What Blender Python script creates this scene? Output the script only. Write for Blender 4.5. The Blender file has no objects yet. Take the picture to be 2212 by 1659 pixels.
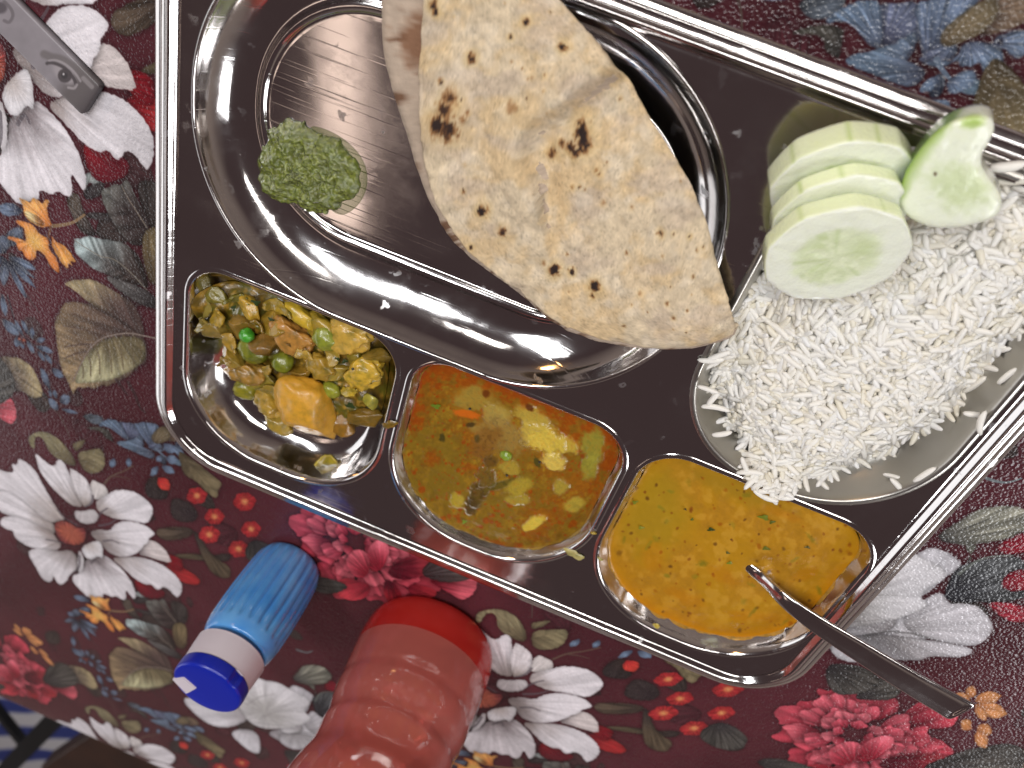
import bpy, bmesh, math, random
import numpy as np
from mathutils import Vector, Matrix, noise as mnoise
from mathutils.geometry import delaunay_2d_cdt

random.seed(5)
rng = np.random.default_rng(5)
S = bpy.context.scene

# ------------------------------------------------------------------ camera
F = 1697.0                                   # focal length in units of a 2212 px wide photo
CX, CY = 1106.0, 829.5
ZR = 0.026                                   # top of the tray rim above the cloth
CAM = np.array([0.0, 0.0, 0.2755 + ZR])
RM = np.array([[0.92638488, 0.37249409, -0.05531004],
               [0.26885709, -0.75705966, -0.5954633],
               [-0.26367956, 0.5367577, -0.8014763]])   # rows: world X, Y, Z in (right, down, forward)


def at(px, py, z=0.0):
    """point of the place that is at height z on the sight line measured at (px, py)"""
    r = RM @ np.array([px - CX, py - CY, F])
    return CAM + (z - CAM[2]) / r[2] * r


def toimg(w):
    q = (np.asarray(w, float) - CAM) @ RM
    return CX + F * q[..., 0] / q[..., 2], CY + F * q[..., 1] / q[..., 2]


cam = bpy.data.cameras.new('camera')
camo = bpy.data.objects.new('camera', cam)
S.collection.objects.link(camo)
camo.matrix_world = Matrix(((RM[0, 0], -RM[0, 1], -RM[0, 2], CAM[0]),
                            (RM[1, 0], -RM[1, 1], -RM[1, 2], CAM[1]),
                            (RM[2, 0], -RM[2, 1], -RM[2, 2], CAM[2]),
                            (0, 0, 0, 1)))
cam.sensor_width = 36.0
cam.lens = F / 2212 * 36.0
cam.clip_start = 0.01
cam.clip_end = 30
cam.dof.use_dof = True
cam.dof.focus_distance = 0.335
cam.dof.aperture_fstop = 9.0
S.camera = camo

# ------------------------------------------------------------------ world and lamps (indoors, at a restaurant table)
W = bpy.data.worlds.new('World')
S.world = W
W.use_nodes = True
bg = W.node_tree.nodes['Background']
# a dim room: dark ceiling, somewhat lighter walls towards the horizon
_t = W.node_tree
_tc = _t.nodes.new('ShaderNodeTexCoord')
_sx = _t.nodes.new('ShaderNodeSeparateXYZ')
_rp = _t.nodes.new('ShaderNodeValToRGB')
_t.links.new(_tc.outputs['Generated'], _sx.inputs[0])
_t.links.new(_sx.outputs['Z'], _rp.inputs['Fac'])
_e = _rp.color_ramp.elements
_e[0].position, _e[0].color = 0.0, (0.30, 0.24, 0.21, 1)
_e[1].position, _e[1].color = 0.5, (0.070, 0.047, 0.048, 1)
_e.new(0.2).color = (0.24, 0.19, 0.17, 1)
_t.links.new(_rp.outputs['Color'], bg.inputs[0])
bg.inputs[1].default_value = 1.0
S.view_settings.view_transform = 'Standard'
S.view_settings.look = 'None'
S.view_settings.exposure = -0.09
S.view_settings.gamma = 1.0


def lamp(name, loc, target, sx, sy, power, col):
    l = bpy.data.lights.new(name, 'AREA')
    l.shape = 'RECTANGLE'
    l.size, l.size_y = sx, sy
    l.energy = power
    l.color = col
    o = bpy.data.objects.new(name, l)
    o.location = loc
    o.rotation_euler = (Vector(target) - Vector(loc)).to_track_quat('-Z', 'Y').to_euler()
    S.collection.objects.link(o)
    return o


lamp('ceiling_tube_light', (0.55, 0.55, 1.7), (0, -0.2, 0), 1.2, 0.22, 10, (1.0, 0.97, 0.95))
lamp('ceiling_tube_light', (-0.7, 0.55, 1.6), (0, -0.2, 0), 0.22, 1.1, 17, (0.95, 0.97, 1.0))
lamp('ceiling_panel_light', (0.1, 1.0, 1.8), (0, -0.2, 0), 0.9, 0.28, 12, (1.0, 0.96, 0.92))
lamp('doorway_light', (2.3, -1.3, 1.55), (0, -0.2, 0), 0.9, 0.9, 28, (0.96, 0.97, 1.0))
lamp('window_light', (-2.1, -1.1, 0.62), (0, -0.2, 0), 2.2, 0.8, 8.5, (0.93, 0.96, 1.0))
# dim warm lamp added only so the oval floor mirrors a tan column
_a, _b = at(738, -40, .007) * 7.77, at(742, 500, .007) * 7.77
_o = lamp('added_reflection_lamp', ((_a[0] + _b[0]) / 2, (_a[1] + _b[1]) / 2, 2.0), (0, 0, 0), float(np.hypot(*(_b - _a)[:2])), 0.14, 0.62, (1.0, 0.78, 0.66))
_o.rotation_euler = (0, 0, math.atan2(_b[1] - _a[1], _b[0] - _a[0]))
lamp('warm_wall_lamp', (-1.2, 1.3, 0.9), (0, -0.2, 0), 0.18, 0.18, 2.5, (1.0, 0.55, 0.2))

S.cycles.use_denoising = True
S.cycles.max_bounces = 10
S.cycles.transmission_bounces = 8
S.cycles.caustics_reflective = False
S.cycles.caustics_refractive = False
S.cycles.sample_clamp_indirect = 6.0


# ------------------------------------------------------------------ helpers
def lin(c):
    c = np.asarray(c, float) / 255.0
    return np.where(c <= 0.04045, c / 12.92, ((c + 0.055) / 1.055) ** 2.4)


def _hash(ix, iy, seed):
    n = (ix.astype(np.int64) * 374761393 + iy.astype(np.int64) * 668265263 + seed * 974711) & 0x7fffffff
    n = ((n ^ (n >> 13)) * 1274126177) & 0x7fffffff
    return ((n ^ (n >> 16)) & 0xffff) / 65535.0


def vn(x, y, seed=0):
    x = np.asarray(x, float)
    y = np.asarray(y, float) + 0 * x
    x = x + 0 * y
    ix, iy = np.floor(x), np.floor(y)
    fx, fy = x - ix, y - iy
    fx, fy = fx * fx * (3 - 2 * fx), fy * fy * (3 - 2 * fy)
    ix, iy = ix.astype(int), iy.astype(int)
    a, b = _hash(ix, iy, seed), _hash(ix + 1, iy, seed)
    c, d = _hash(ix, iy + 1, seed), _hash(ix + 1, iy + 1, seed)
    return (a * (1 - fx) + b * fx) * (1 - fy) + (c * (1 - fx) + d * fx) * fy


def fbm(x, y, seed=0, o=4):
    s, a, t = 0, 0.5, 0
    for i in range(o):
        s = s + a * vn(x * 2 ** i + 17.3 * i, y * 2 ** i - 9.1 * i, seed + i)
        t += a
        a *= 0.5
    return s / t


def sstep(a, b, x):
    t = np.clip((x - a) / (b - a), 0, 1)
    return t * t * (3 - 2 * t)


def mesh(name, v, f, mat=None, parent=None, smooth=True, col=None):
    m = bpy.data.meshes.new(name)
    m.from_pydata([tuple(map(float, p)) for p in v], [], [tuple(int(i) for i in q) for q in f])
    if smooth:
        m.polygons.foreach_set('use_smooth', [True] * len(m.polygons))
    if col is not None:
        a = m.color_attributes.new('tint', 'FLOAT_COLOR', 'POINT')
        c = np.ones((len(v), 4), np.float32)
        c[:, :3] = col
        a.data.foreach_set('color', c.ravel())
    if mat:
        m.materials.append(mat)
    m.update()
    o = bpy.data.objects.new(name, m)
    S.collection.objects.link(o)
    if parent:
        o.parent = parent
    return o


def bm_obj(name, bm, mat=None, parent=None, smooth=True):
    m = bpy.data.meshes.new(name)
    bm.to_mesh(m)
    bm.free()
    if smooth:
        m.polygons.foreach_set('use_smooth', [True] * len(m.polygons))
    if mat:
        m.materials.append(mat)
    o = bpy.data.objects.new(name, m)
    S.collection.objects.link(o)
    if parent:
        o.parent = parent
    return o


def thing(name, label, cat, loc=(0, 0, 0), group=None):
    o = bpy.data.objects.new(name, None)
    o.empty_display_size = 0.02
    o.location = loc
    S.collection.objects.link(o)
    return tag(o, label, cat, group)


def tag(o, label=None, cat=None, group=None, kind=None):
    if label:
        o['label'] = label
    if cat:
        o['category'] = cat
    if group:
        o['group'] = group
    if kind:
        o['kind'] = kind
    return o


class NT:
    """small wrapper for building node materials"""

    def __init__(s, name):
        s.m = bpy.data.materials.new(name)
        s.m.use_nodes = True
        s.t = s.m.node_tree
        s.b = s.t.nodes['Principled BSDF']

    def n(s, typ, **kw):
        x = s.t.nodes.new(typ)
        for k, v in kw.items():
            if k.startswith('i_'):
                x.inputs[k[2:].replace('_', ' ')].default_value = v
            else:
                setattr(x, k, v)
        return x

    def l(s, a, b):
        s.t.links.new(a, b)

    def set(s, **kw):
        for k, v in kw.items():
            s.b.inputs[k.replace('_', ' ')].default_value = v
        return s

    def coord(s):
        return s.n('ShaderNodeTexCoord').outputs['Object']

    def bump(s, h, strength, dist, normal=None):
        b = s.n('ShaderNodeBump')
        b.inputs['Strength'].default_value = strength
        b.inputs['Distance'].default_value = dist
        s.l(h, b.inputs['Height'])
        if normal is not None:
            s.l(normal, b.inputs['Normal'])
        return b.outputs['Normal']

    def noise(s, vec, scale, detail=3, rough=0.5):
        x = s.n('ShaderNodeTexNoise')
        x.inputs['Scale'].default_value = scale
        x.inputs['Detail'].default_value = detail
        x.inputs['Roughness'].default_value = rough
        s.l(vec, x.inputs['Vector'])
        return x

    def ramp(s, fac, stops):
        r = s.n('ShaderNodeValToRGB')
        e = r.color_ramp.elements
        while len(e) < len(stops):
            e.new(0.5)
        for q, (p, c) in zip(e, stops):
            q.position = p
            q.color = (*c, 1) if len(c) == 3 else c
        s.l(fac, r.inputs['Fac'])
        return r.outputs['Color']

    def maprange(s, v, a, b, c, d):
        r = s.n('ShaderNodeMapRange')
        for i, q in enumerate((a, b, c, d)):
            r.inputs[1 + i].default_value = q
        s.l(v, r.inputs[0])
        return r.outputs[0]

    def math(s, op, a, b=None):
        r = s.n('ShaderNodeMath', operation=op)
        for i, q in enumerate((a, b)):
            if q is None:
                continue
            if isinstance(q, (int, float)):
                r.inputs[i].default_value = q
            else:
                s.l(q, r.inputs[i])
        return r.outputs[0]


def tint_mat(name, rough=0.5, sss=0.0, sss_r=(0.002, 0.0015, 0.0008), bump=0.0, bscale=600, bdist=0.0004, coat=0.0, spec=0.5,
             rough_var=0.0, detail=4):
    k = NT(name)
    a = k.n('ShaderNodeVertexColor', layer_name='tint')
    k.l(a.outputs['Color'], k.b.inputs['Base Color'])
    k.set(Roughness=rough)
    k.b.inputs['Specular IOR Level'].default_value = spec
    if sss:
        k.b.inputs['Subsurface Weight'].default_value = sss
        k.b.inputs['Subsurface Radius'].default_value = (1.0, sss_r[1] / sss_r[0], sss_r[2] / sss_r[0])
        k.b.inputs['Subsurface Scale'].default_value = sss_r[0]
    if coat:
        k.b.inputs['Coat Weight'].default_value = coat
        k.b.inputs['Coat Roughness'].default_value = 0.06
    c = k.coord()
    if bump:
        nz = k.noise(c, bscale, detail, 0.6)
        nn = k.bump(nz.outputs['Fac'], bump, bdist)
        k.l(nn, k.b.inputs['Normal'])
        if coat >= .9:
            nw = k.noise(c, bscale * 1.5, 2, .6)
            k.l(k.bump(nw.outputs['Fac'], .9, bdist * 1.8), k.b.inputs['Coat Normal'])
    if rough_var:
        nz = k.noise(c, 90, 3)
        k.l(k.maprange(nz.outputs['Fac'], 0.3, 0.7, rough - rough_var, rough + rough_var), k.b.inputs['Roughness'])
    return k.m


def plain(name, rgb, rough=0.5, metal=0.0, **kw):
    k = NT(name)
    k.set(Base_Color=(*lin(rgb), 1), Roughness=rough, Metallic=metal)
    for a, b in kw.items():
        k.b.inputs[a.replace('_', ' ')].default_value = b
    return k


# ------------------------------------------------------------------ tablecloth print
# one repeat of the floral print is painted with numpy in the cloth's own coordinates
V1 = np.array([0.30634, 0.01260])            # repeat of the print along the table
V2 = np.array([-0.02072, 0.32035])           # and across it
INV = np.linalg.inv(np.array([V1, V2]).T)
TW = 1536
PR = np.zeros((TW, TW, 3))

REG = {'R1': (6.503, 0, 0), 'R2': (6.503, 0, 384.0), 'R3': (6.503, 0, 639.1), 'R4': (4.48, 0, 932.6),
       'R5': (4.48, 0, 1289.2), 'R6': (4.32, 1700.7, 0), 'R7': (4.32, 1700.7, 987.5), 'R8': (3.027, 1481.2, 1371.5),
       'Z': (1, 0, 0), 'a': (3, 0, 553), 'b': (3, 737.3, 1106), 'c': (3, 0, 1106), 'd': (3, 1474.7, 1106)}


def tp(reg, pts):
    k, ox, oy = REG[reg]
    out = []
    for x, y in pts:
        w = at(x / k + ox, y / k + oy, 0)[:2]
        out.append(INV @ w * TW)
    return np.array(out)


def chaikin(p, n=2, closed=True):
    for _ in range(n):
        q = np.roll(p, -1, 0)
        if closed:
            p = np.stack([0.75 * p + 0.25 * q, 0.25 * p + 0.75 * q], 1).reshape(-1, 2)
    return p


def blur(m, r):
    for ax in (0, 1):
        for _ in range(2):
            c = np.cumsum(np.pad(m, [(r + 1, r) if i == ax else (0, 0) for i in (0, 1)], mode='edge'), axis=ax)
            n = m.shape[ax]
            a = np.take(c, np.arange(2 * r + 1, 2 * r + 1 + n), axis=ax)
            b = np.take(c, np.arange(0, n), axis=ax)
            m = (a - b) / (2 * r + 1)
    return m


def pinside(poly, X, Y):
    ins = np.zeros(X.shape, bool)
    x0, y0 = poly[-1]
    for x1, y1 in poly:
        if y0 != y1:
            c = ((y0 > Y) != (y1 > Y)) & (X < (x1 - x0) * (Y - y0) / (y1 - y0) + x0)
            ins ^= c
        x0, y0 = x1, y1
    return ins


_seed = [0]


def petal(reg, pts, base, c0, c1, streak=0.25, edge=0.18, shade=0.45, r0=0.0, r1=0.75, sm=2, freq=16, ribs=0.0, glow=0.0, raw=False):
    """paint one petal or leaf: outline, colour from its base (c0) to its tip (c1), streaks running out from the base"""
    _seed[0] += 1
    sd = _seed[0]
    p = np.asarray(pts, float) if raw else tp(reg, pts)
    b = np.asarray(base, float) if raw else tp(reg, [base])[0]
    p = chaikin(p, sm)
    lo = np.floor(p.min(0)).astype(int) - 18
    hi = np.ceil(p.max(0)).astype(int) + 18
    X, Y = np.meshgrid(np.arange(lo[0], hi[0]), np.arange(lo[1], hi[1]))
    wob = 1.6
    m = pinside(p, X + wob * (vn(X / 7, Y / 7, sd) - .5) * 2, Y + wob * (vn(X / 7, Y / 7, sd + 50) - .5) * 2).astype(float)
    aa = blur(m, 1)
    soft = blur(m, 7)
    ix = np.ix_(np.arange(lo[1], hi[1]) % TW, np.arange(lo[0], hi[0]) % TW)
    img = PR[ix]
    if shade:
        img = img * (1 - shade * np.clip(blur(m, 9), 0, 1))[..., None]
    d = np.hypot(X - b[0], Y - b[1])
    R = np.hypot(p[:, 0] - b[0], p[:, 1] - b[1]).max()
    r = d / R
    th = np.arctan2(Y - b[1], X - b[0])
    t = sstep(r0, r1, r + 0.25 * (fbm(X / 40, Y / 40, sd) - .5))
    st = vn(th * freq, r * 2.0, sd) * 0.6 + vn(th * freq * 2.7, r * 4, sd + 3) * 0.4
    if ribs:
        ax = p[np.argmax(np.hypot(p[:, 0] - b[0], p[:, 1] - b[1]))] - b
        ax = ax / np.hypot(*ax)
        s_ = (X - b[0]) * ax[0] + (Y - b[1]) * ax[1]
        t_ = -(X - b[0]) * ax[1] + (Y - b[1]) * ax[0]
        rr = vn((s_ - 0.75 * np.abs(t_)) / 11.0, np.sign(t_) * 3 + 0 * s_, sd + 8)
        st = st * (1 - ribs) + rr * ribs
    c = np.array(c0) * (1 - t)[..., None] + np.array(c1) * t[..., None]
    f = (1 + streak * 2 * (st - .5)) * (1 - edge * 2 * np.clip(1 - soft, 0, .5) + glow * 2 * np.clip(1 - soft, 0, .5))
    f = f * (1 + 0.10 * (fbm(X / 9, Y / 9, sd + 9, 3) - .5))
    c = np.clip(c * f[..., None], 0, 250)
    PR[ix] = img * (1 - aa[..., None]) + c * aa[..., None]


def stroke(reg, pts, w, c, raw=False, a=1.0):
    """a thin line of the print: stem, vein or fold"""
    p = np.asarray(pts, float) if raw else tp(reg, pts)
    k, _, _ = REG[reg]
    lo = np.floor(p.min(0)).astype(int) - 10
    hi = np.ceil(p.max(0)).astype(int) + 10
    X, Y = np.meshgrid(np.arange(lo[0], hi[0]), np.arange(lo[1], hi[1]))
    q = []
    for i in range(len(p) - 1):           # smooth the polyline
        p0, p1, p2, p3 = p[max(i - 1, 0)], p[i], p[i + 1], p[min(i + 2, len(p) - 1)]
        for t in np.linspace(0, 1, 7)[:-1]:
            q.append(0.5 * (2 * p1 + (p2 - p0) * t + (2 * p0 - 5 * p1 + 4 * p2 - p3) * t * t + (3 * p1 - p0 - 3 * p2 + p3) * t ** 3))
    q.append(p[-1])
    q = np.array(q)
    D = np.full(X.shape, 1e9)
    for i in range(len(q) - 1):
        e = q[i + 1] - q[i]
        L2 = max(e @ e, 1e-9)
        t = np.clip(((X - q[i][0]) * e[0] + (Y - q[i][1]) * e[1]) / L2, 0, 1)
        taper = 1 - 0.5 * (i + t) / len(q)
        D = np.minimum(D, np.hypot(X - q[i][0] - t * e[0], Y - q[i][1] - t * e[1]) / taper)
    m = np.clip(w - D + .5, 0, 1) * a
    ix = np.ix_(np.arange(lo[1], hi[1]) % TW, np.arange(lo[0], hi[0]) % TW)
    PR[ix] = PR[ix] * (1 - m[..., None]) + np.array(c, float) * m[..., None]


def lobe(reg, A, B, w, c0, c1, **kw):
    """a small pointed petal from A to B, w wide"""
    A, B = np.array(A, float), np.array(B, float)
    e = B - A
    n = np.array([-e[1], e[0]]) / np.hypot(*e) * w * 0.6
    pts = [A, A + .2 * e + n * .6, A + .5 * e + n, A + .8 * e + n * .75, B + n * .1, B - n * .1, A + .8 * e - n * .75, A + .5 * e - n, A + .2 * e - n * .6]
    kw.setdefault('sm', 2)
    petal(reg, [tuple(q) for q in pts], tuple(A), c0, c1, **kw)


def paint_print():
    yy, xx = np.mgrid[0:TW, 0:TW]
    # ground colour, mottled; periodic by construction of the sample positions
    s2, c2 = np.sin(2 * np.pi * xx / TW), np.cos(2 * np.pi * xx / TW)
    s3, c3 = np.sin(2 * np.pi * yy / TW), np.cos(2 * np.pi * yy / TW)
    g = fbm(3 + 1.3 * s2 + 1.1 * c3, 5 + 1.3 * c2 + 1.2 * s3, 77, 4)
    PR[:] = np.array([80, 35, 42.]) * (0.86 + 0.34 * g)[..., None]
    MAR, DK = (84, 35, 44), (48, 40, 42)
    # shadowy deep leaves that fill the ground
    for k in range(46):
        c = rng.uniform(0, TW, 2)
        a = rng.uniform(0, 6.28)
        L = rng.uniform(60, 150)
        wd = L * rng.uniform(.22, .4)
        e, n = np.array([math.cos(a), math.sin(a)]), np.array([-math.sin(a), math.cos(a)])
        pts = [c - e * L * .5, c - e * L * .2 + n * wd * .8, c + e * L * .15 + n * wd, c + e * L * .5, c + e * L * .15 - n * wd, c - e * L * .2 - n * wd * .8]
        q = rng.choice(3)
        cc = [(62, 40, 42), (56, 46, 44), (70, 34, 40)][q]
        petal('Z', pts, pts[0], cc, tuple(np.array(cc) * 1.18), streak=.25, raw=True, shade=.15)
    # --- dark and silver leaves left of the tray
    petal('R2', [(940, 230), (1100, 200), (1150, 400), (1200, 520), (1300, 700), (1380, 820), (1200, 820), (1060, 660), (990, 480), (940, 400)], (1380, 830), (52, 44, 44), (78, 68, 60), streak=.45)
    petal('R2', [(1150, 180), (1430, 0), (1470, 150), (1400, 260), (1200, 330)], (1200, 330), (50, 44, 46), (66, 60, 60))
    petal('R2', [(1080, 0), (1150, -50), (1330, -80), (1410, 0), (1370, 100), (1240, 60), (1190, 200), (1140, 140)], (1190, 200), (90, 88, 84), (158, 166, 164), streak=.3)
    petal('R2', [(1200, 480), (1480, 500), (1800, 500), (1800, 600), (1400, 600), (1230, 570)], (1800, 550), (56, 48, 48), (64, 58, 58))
    petal('R2', [(1900, 60), (2150, 20), (2300, 200), (2300, 700), (2080, 720), (1990, 430)], (2120, 720), (56, 48, 47), (62, 55, 53), streak=.35)
    petal('R2', [(1430, 140), (1480, 160), (1600, 90), (1700, 110), (1760, 0), (1830, 90), (1900, 250), (2000, 430), (2080, 600), (2100, 720), (2000, 960), (1850, 950), (1700, 800), (1600, 650), (1480, 440), (1420, 300)], (2080, 720), (58, 48, 47), (110, 110, 104), r0=.35, r1=1.05, streak=.35, ribs=.5, freq=20)
    stroke('R2', [(2060, 700), (1900, 450), (1780, 260), (1710, 120)], 2.2, (120, 108, 96))
    petal('R2', [(2070, 720), (2180, 680), (2300, 800), (2300, 1500), (2100, 1500), (2040, 1300), (1990, 1000), (2000, 820)], (2170, 1550), (74, 60, 46), (120, 102, 72), streak=.3)
    petal('R2', [(1040, 870), (1090, 850), (1140, 860), (1200, 825), (1300, 825), (1450, 870), (1490, 860), (1640, 900), (1660, 880), (1800, 960), (1930, 1080), (2010, 1220), (2060, 1400), (2100, 1560), (1900, 1500), (1700, 1450), (1460, 1350), (1260, 1250), (1180, 1170), (1080, 1090), (1040, 1000)], (2120, 1600), (60, 50, 47), (160, 176, 176), r0=.32, r1=.9, streak=.34, ribs=.75)
    stroke('R2', [(2060, 1580), (1830, 1330), (1600, 1150), (1400, 1100), (1150, 950), (1050, 880)], 2.0, (120, 112, 100))
    petal('R2', [(1460, 1360), (1700, 1440), (1900, 1500), (2080, 1590), (2200, 1700), (2200, 1850), (2000, 1800), (1740, 1640), (1560, 1500)], (2200, 1760), (52, 46, 47), (96, 92, 90), streak=.35)
    # --- olive leaf pair
    petal('R3', [(885, -164), (1000, -224), (1150, -229), (1280, -240), (1430, -170), (1600, -70), (1740, 20), (1880, 120), (1950, 250), (2000, 400), (2040, 560), (1900, 560), (1650, 400), (1400, 210), (1200, 60), (1000, -110)], (2060, 570), (82, 64, 60), (168, 150, 112), r0=.25, r1=.95, streak=.3, ribs=.5)
    leafp = [(840, 190), (900, 110), (1000, 80), (1200, 100), (1400, 170), (1600, 300), (1800, 450), (1950, 530), (2030, 590), (2060, 740), (2060, 870), (2030, 980), (1990, 950), (1900, 1060), (1720, 1180), (1560, 1240), (1500, 1280), (1450, 1240), (1380, 1280), (1270, 1310), (1250, 1270), (1170, 1300), (1100, 1280), (1050, 1330), (1035, 1400), (1010, 1340), (950, 1200), (870, 1080), (810, 800), (770, 500), (770, 340), (800, 330), (770, 310), (840, 250)]
    petal('R3', leafp, (2050, 570), (80, 63, 58), (150, 126, 92), r0=.15, r1=.95, streak=.34, ribs=.4, sm=1, freq=24)
    petal('R3', [(2010, 610), (2045, 760), (2040, 900), (1880, 1030), (1700, 1130), (1500, 1200), (1300, 1220), (1130, 1230), (1030, 1230), (1130, 980), (1250, 780), (1420, 630), (1640, 570), (1860, 570)], (1500, 350), (112, 100, 72), (184, 178, 136), r0=.3, r1=.75, streak=.32, shade=0, edge=.3, freq=14)
    for k, (a, b, c) in enumerate([((1870, 560), (1960, 700), (1980, 880)), ((1730, 560), (1850, 740), (1880, 960)), ((1590, 570), (1690, 760), (1730, 1030)), ((1450, 620), (1540, 800), (1570, 1090)), ((1330, 700), (1390, 860), (1400, 1110)), ((1230, 820), (1270, 960), (1270, 1130)), ((1150, 960), (1170, 1060), (1160, 1160))]):
        stroke('R3', [a, b, c], 4.0, (104, 90, 66), a=.75)
    for a, b, c in [((1430, 580), (1200, 480), (880, 420)), ((1300, 690), (1150, 680), (900, 720)), ((1210, 790), (1100, 800), (900, 880)), ((1600, 545), (1400, 400), (1000, 250)), ((1800, 530), (1600, 370), (1250, 180))]:
        stroke('R3', [a, b, c], 3.6, (84, 66, 58), a=.7)
    stroke('R3', [(2250, 610), (2050, 570), (1850, 530), (1650, 540), (1430, 600), (1260, 740), (1150, 930), (1020, 1200)], 2.6, (132, 116, 106))
    petal('R3', [(0, 870), (50, 845), (200, 870), (210, 850), (350, 920), (460, 1010), (530, 1150), (580, 1280), (600, 1400), (520, 1440), (430, 1430), (340, 1350), (200, 1340), (0, 1330), (-160, 1150), (-120, 950)], (-160, 1160), (70, 58, 56), (166, 148, 108), r0=.35, r1=1.0, streak=.3, ribs=.6)
    for pl in ([(1640, 1190), (1720, 1300), (1780, 1390)], [(1800, 1220), (1900, 1400), (1960, 1560), (2040, 1640)]):
        stroke('R3', pl, 7, (60, 40, 42), a=.8)
    # --- blue sprigs
    B0, B1, BD = (62, 66, 82), (108, 124, 150), (52, 54, 68)
    stroke('R3', [(100, 0), (150, 150), (200, 330), (330, 560), (560, 760), (800, 960), (870, 1120)], 3, (52, 42, 50))
    stroke('R3', [(380, 0), (480, 140), (550, 240)], 2.5, (76, 56, 58))
    stroke('R3', [(600, 1430), (800, 1640), (900, 1800), (980, 2000)], 3, (84, 64, 60))
    for A, B, w in [((20, -40), (80, 290), 80), ((20, 320), (260, 560), 120), ((330, 580), (205, 340), 55), ((400, 560), (300, 340), 55), ((450, 620), (445, 440), 62), ((500, 640), (635, 610), 70), ((500, 700), (745, 800), 72), ((240, 560), (230, 725), 80), ((260, 640), (345, 745), 46), ((370, 620), (480, 810), 62), ((520, 760), (625, 915), 56), ((620, 800), (730, 960), 56), ((720, 1010), (880, 1155), 90), ((700, 1320), (570, 1010), 80), ((690, 1300), (720, 1430), 40), ((830, 1490), (985, 1430), 130), ((820, 1620), (690, 1440), 90), ((850, 1590), (1090, 1650), 50), ((800, 1450), (750, 1320), 60)]:
        lobe('R3', A, B, w, B0, B1, streak=.3, shade=.3)
    for c in ((265, 605), (335, 625)):
        petal('R3', [(c[0] - 28, c[1]), (c[0], c[1] - 28), (c[0] + 28, c[1]), (c[0], c[1] + 28)], c, (196, 100, 70), (170, 84, 60), shade=0)
    for A, B, w, q in [((330, 480), (-40, 420), 170, 0), ((60, 980), (310, 700), 190, 1), ((60, 1080), (30, 800), 150, 1), ((100, 1100), (505, 1295), 110, 0), ((100, 1120), (495, 1420), 50, 1), ((90, 1140), (500, 1550), 70, 0), ((75, 1110), (50, 1520), 130, 1), ((80, 1140), (370, 1700), 70, 0), ((60, 1100), (-150, 1250), 120, 1), ((60, 1050), (-120, 950), 110, 0)]:
        lobe('R2', A, B, w, BD, B1 if not q else (98, 108, 128), streak=.35, shade=.35)
    # blue cluster (seen large at the upper right edge)
    petal('R6', [(60, 60), (250, -60), (560, -40), (540, 60), (360, 180), (250, 200)], (60, 100), (62, 66, 72), (96, 106, 120), streak=.45)
    petal('R6', [(0, 330), (160, 250), (330, 230), (520, 250), (510, 400), (480, 560), (350, 500), (330, 330), (150, 320)], (520, 500), (58, 54, 52), (88, 84, 76), streak=.45)
    petal('R6', [(800, 60), (1000, 20), (1300, 20), (1260, 260), (1180, 480), (1080, 600), (900, 560), (850, 400)], (900, 430), (74, 76, 98), (96, 104, 130), streak=.35)
    petal('R6', [(1180, 40), (1350, -20), (1500, -60), (1800, -60), (1760, 60), (1680, 160), (1700, 250), (1620, 330), (1560, 420), (1500, 560), (1400, 640), (1250, 560), (1210, 250)], (1300, 600), (84, 92, 116), (100, 116, 142), streak=.42)
    petal('R6', [(340, 200), (450, 110), (560, 40), (700, 0), (850, 0), (890, 200), (885, 430), (845, 475), (720, 390), (650, 300), (620, 250), (500, 190), (380, 230)], (880, 440), (92, 102, 124), (104, 124, 150), streak=.42)
    petal('R6', [(500, 580), (620, 500), (760, 480), (900, 440), (1050, 380), (1180, 290), (1210, 340), (1170, 450), (1080, 560), (1200, 600), (1300, 660), (1250, 780), (1100, 820), (950, 770), (800, 700), (650, 640)], (1350, 650), (78, 82, 100), (106, 126, 150), streak=.4)
    petal('R6', [(1180, 580), (1340, 430), (1520, 380), (1600, 440), (1560, 540), (1400, 600)], (1560, 400), (100, 114, 138), (84, 90, 112), streak=.42)
    petal('R6', [(1250, 580), (1420, 590), (1590, 530), (1600, 440), (1700, 380), (1850, 400), (1980, 420), (2010, 520), (2000, 640), (1920, 700), (1830, 690), (1800, 580), (1720, 620), (1590, 640), (1600, 560), (1480, 610), (1380, 640)], (1700, 370), (90, 100, 124), (104, 122, 148), streak=.42)
    petal('R6', [(1480, 725), (1570, 740), (1700, 715), (1800, 750), (1890, 805), (1870, 860), (1780, 895), (1680, 895), (1600, 840), (1550, 770)], (1500, 730), (96, 110, 130), (110, 134, 156), streak=.25)
    petal('R6', [(1290, 820), (1350, 740), (1430, 670), (1490, 760), (1440, 900), (1330, 930)], (1440, 680), (92, 104, 122), (60, 66, 82), streak=.35)
    petal('R6', [(1900, 440), (1950, 330), (2100, 290), (2240, 270), (2300, 420), (2150, 570), (2070, 520), (2050, 470), (1990, 450)], (1900, 400), (86, 92, 112), (102, 118, 142), streak=.42)
    stroke('R6', [(1390, 560), (1440, 650), (1520, 745)], 5, (100, 114, 134))
    for c, r in (((1690, 280), 46), ((1630, 240), 30), ((1980, 390), 40)):
        petal('R6', [(c[0] - r, c[1] + r * .5), (c[0] - r * .2, c[1] - r), (c[0] + r, c[1] - r * .3), (c[0] + r * .4, c[1] + r)], c, (46, 44, 60), (60, 60, 78), shade=0)
    petal('R6', [(1700, 190), (1780, 80), (1900, -30), (2100, -80), (2300, 0), (2260, 200), (2100, 270), (1950, 310), (1850, 340), (1730, 270)], (1710, 180), (70, 54, 50), (112, 92, 74), streak=.35)
    stroke('R6', [(1720, 170), (1900, 110), (2100, 120), (2260, 170)], 3, (120, 100, 80))
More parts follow.
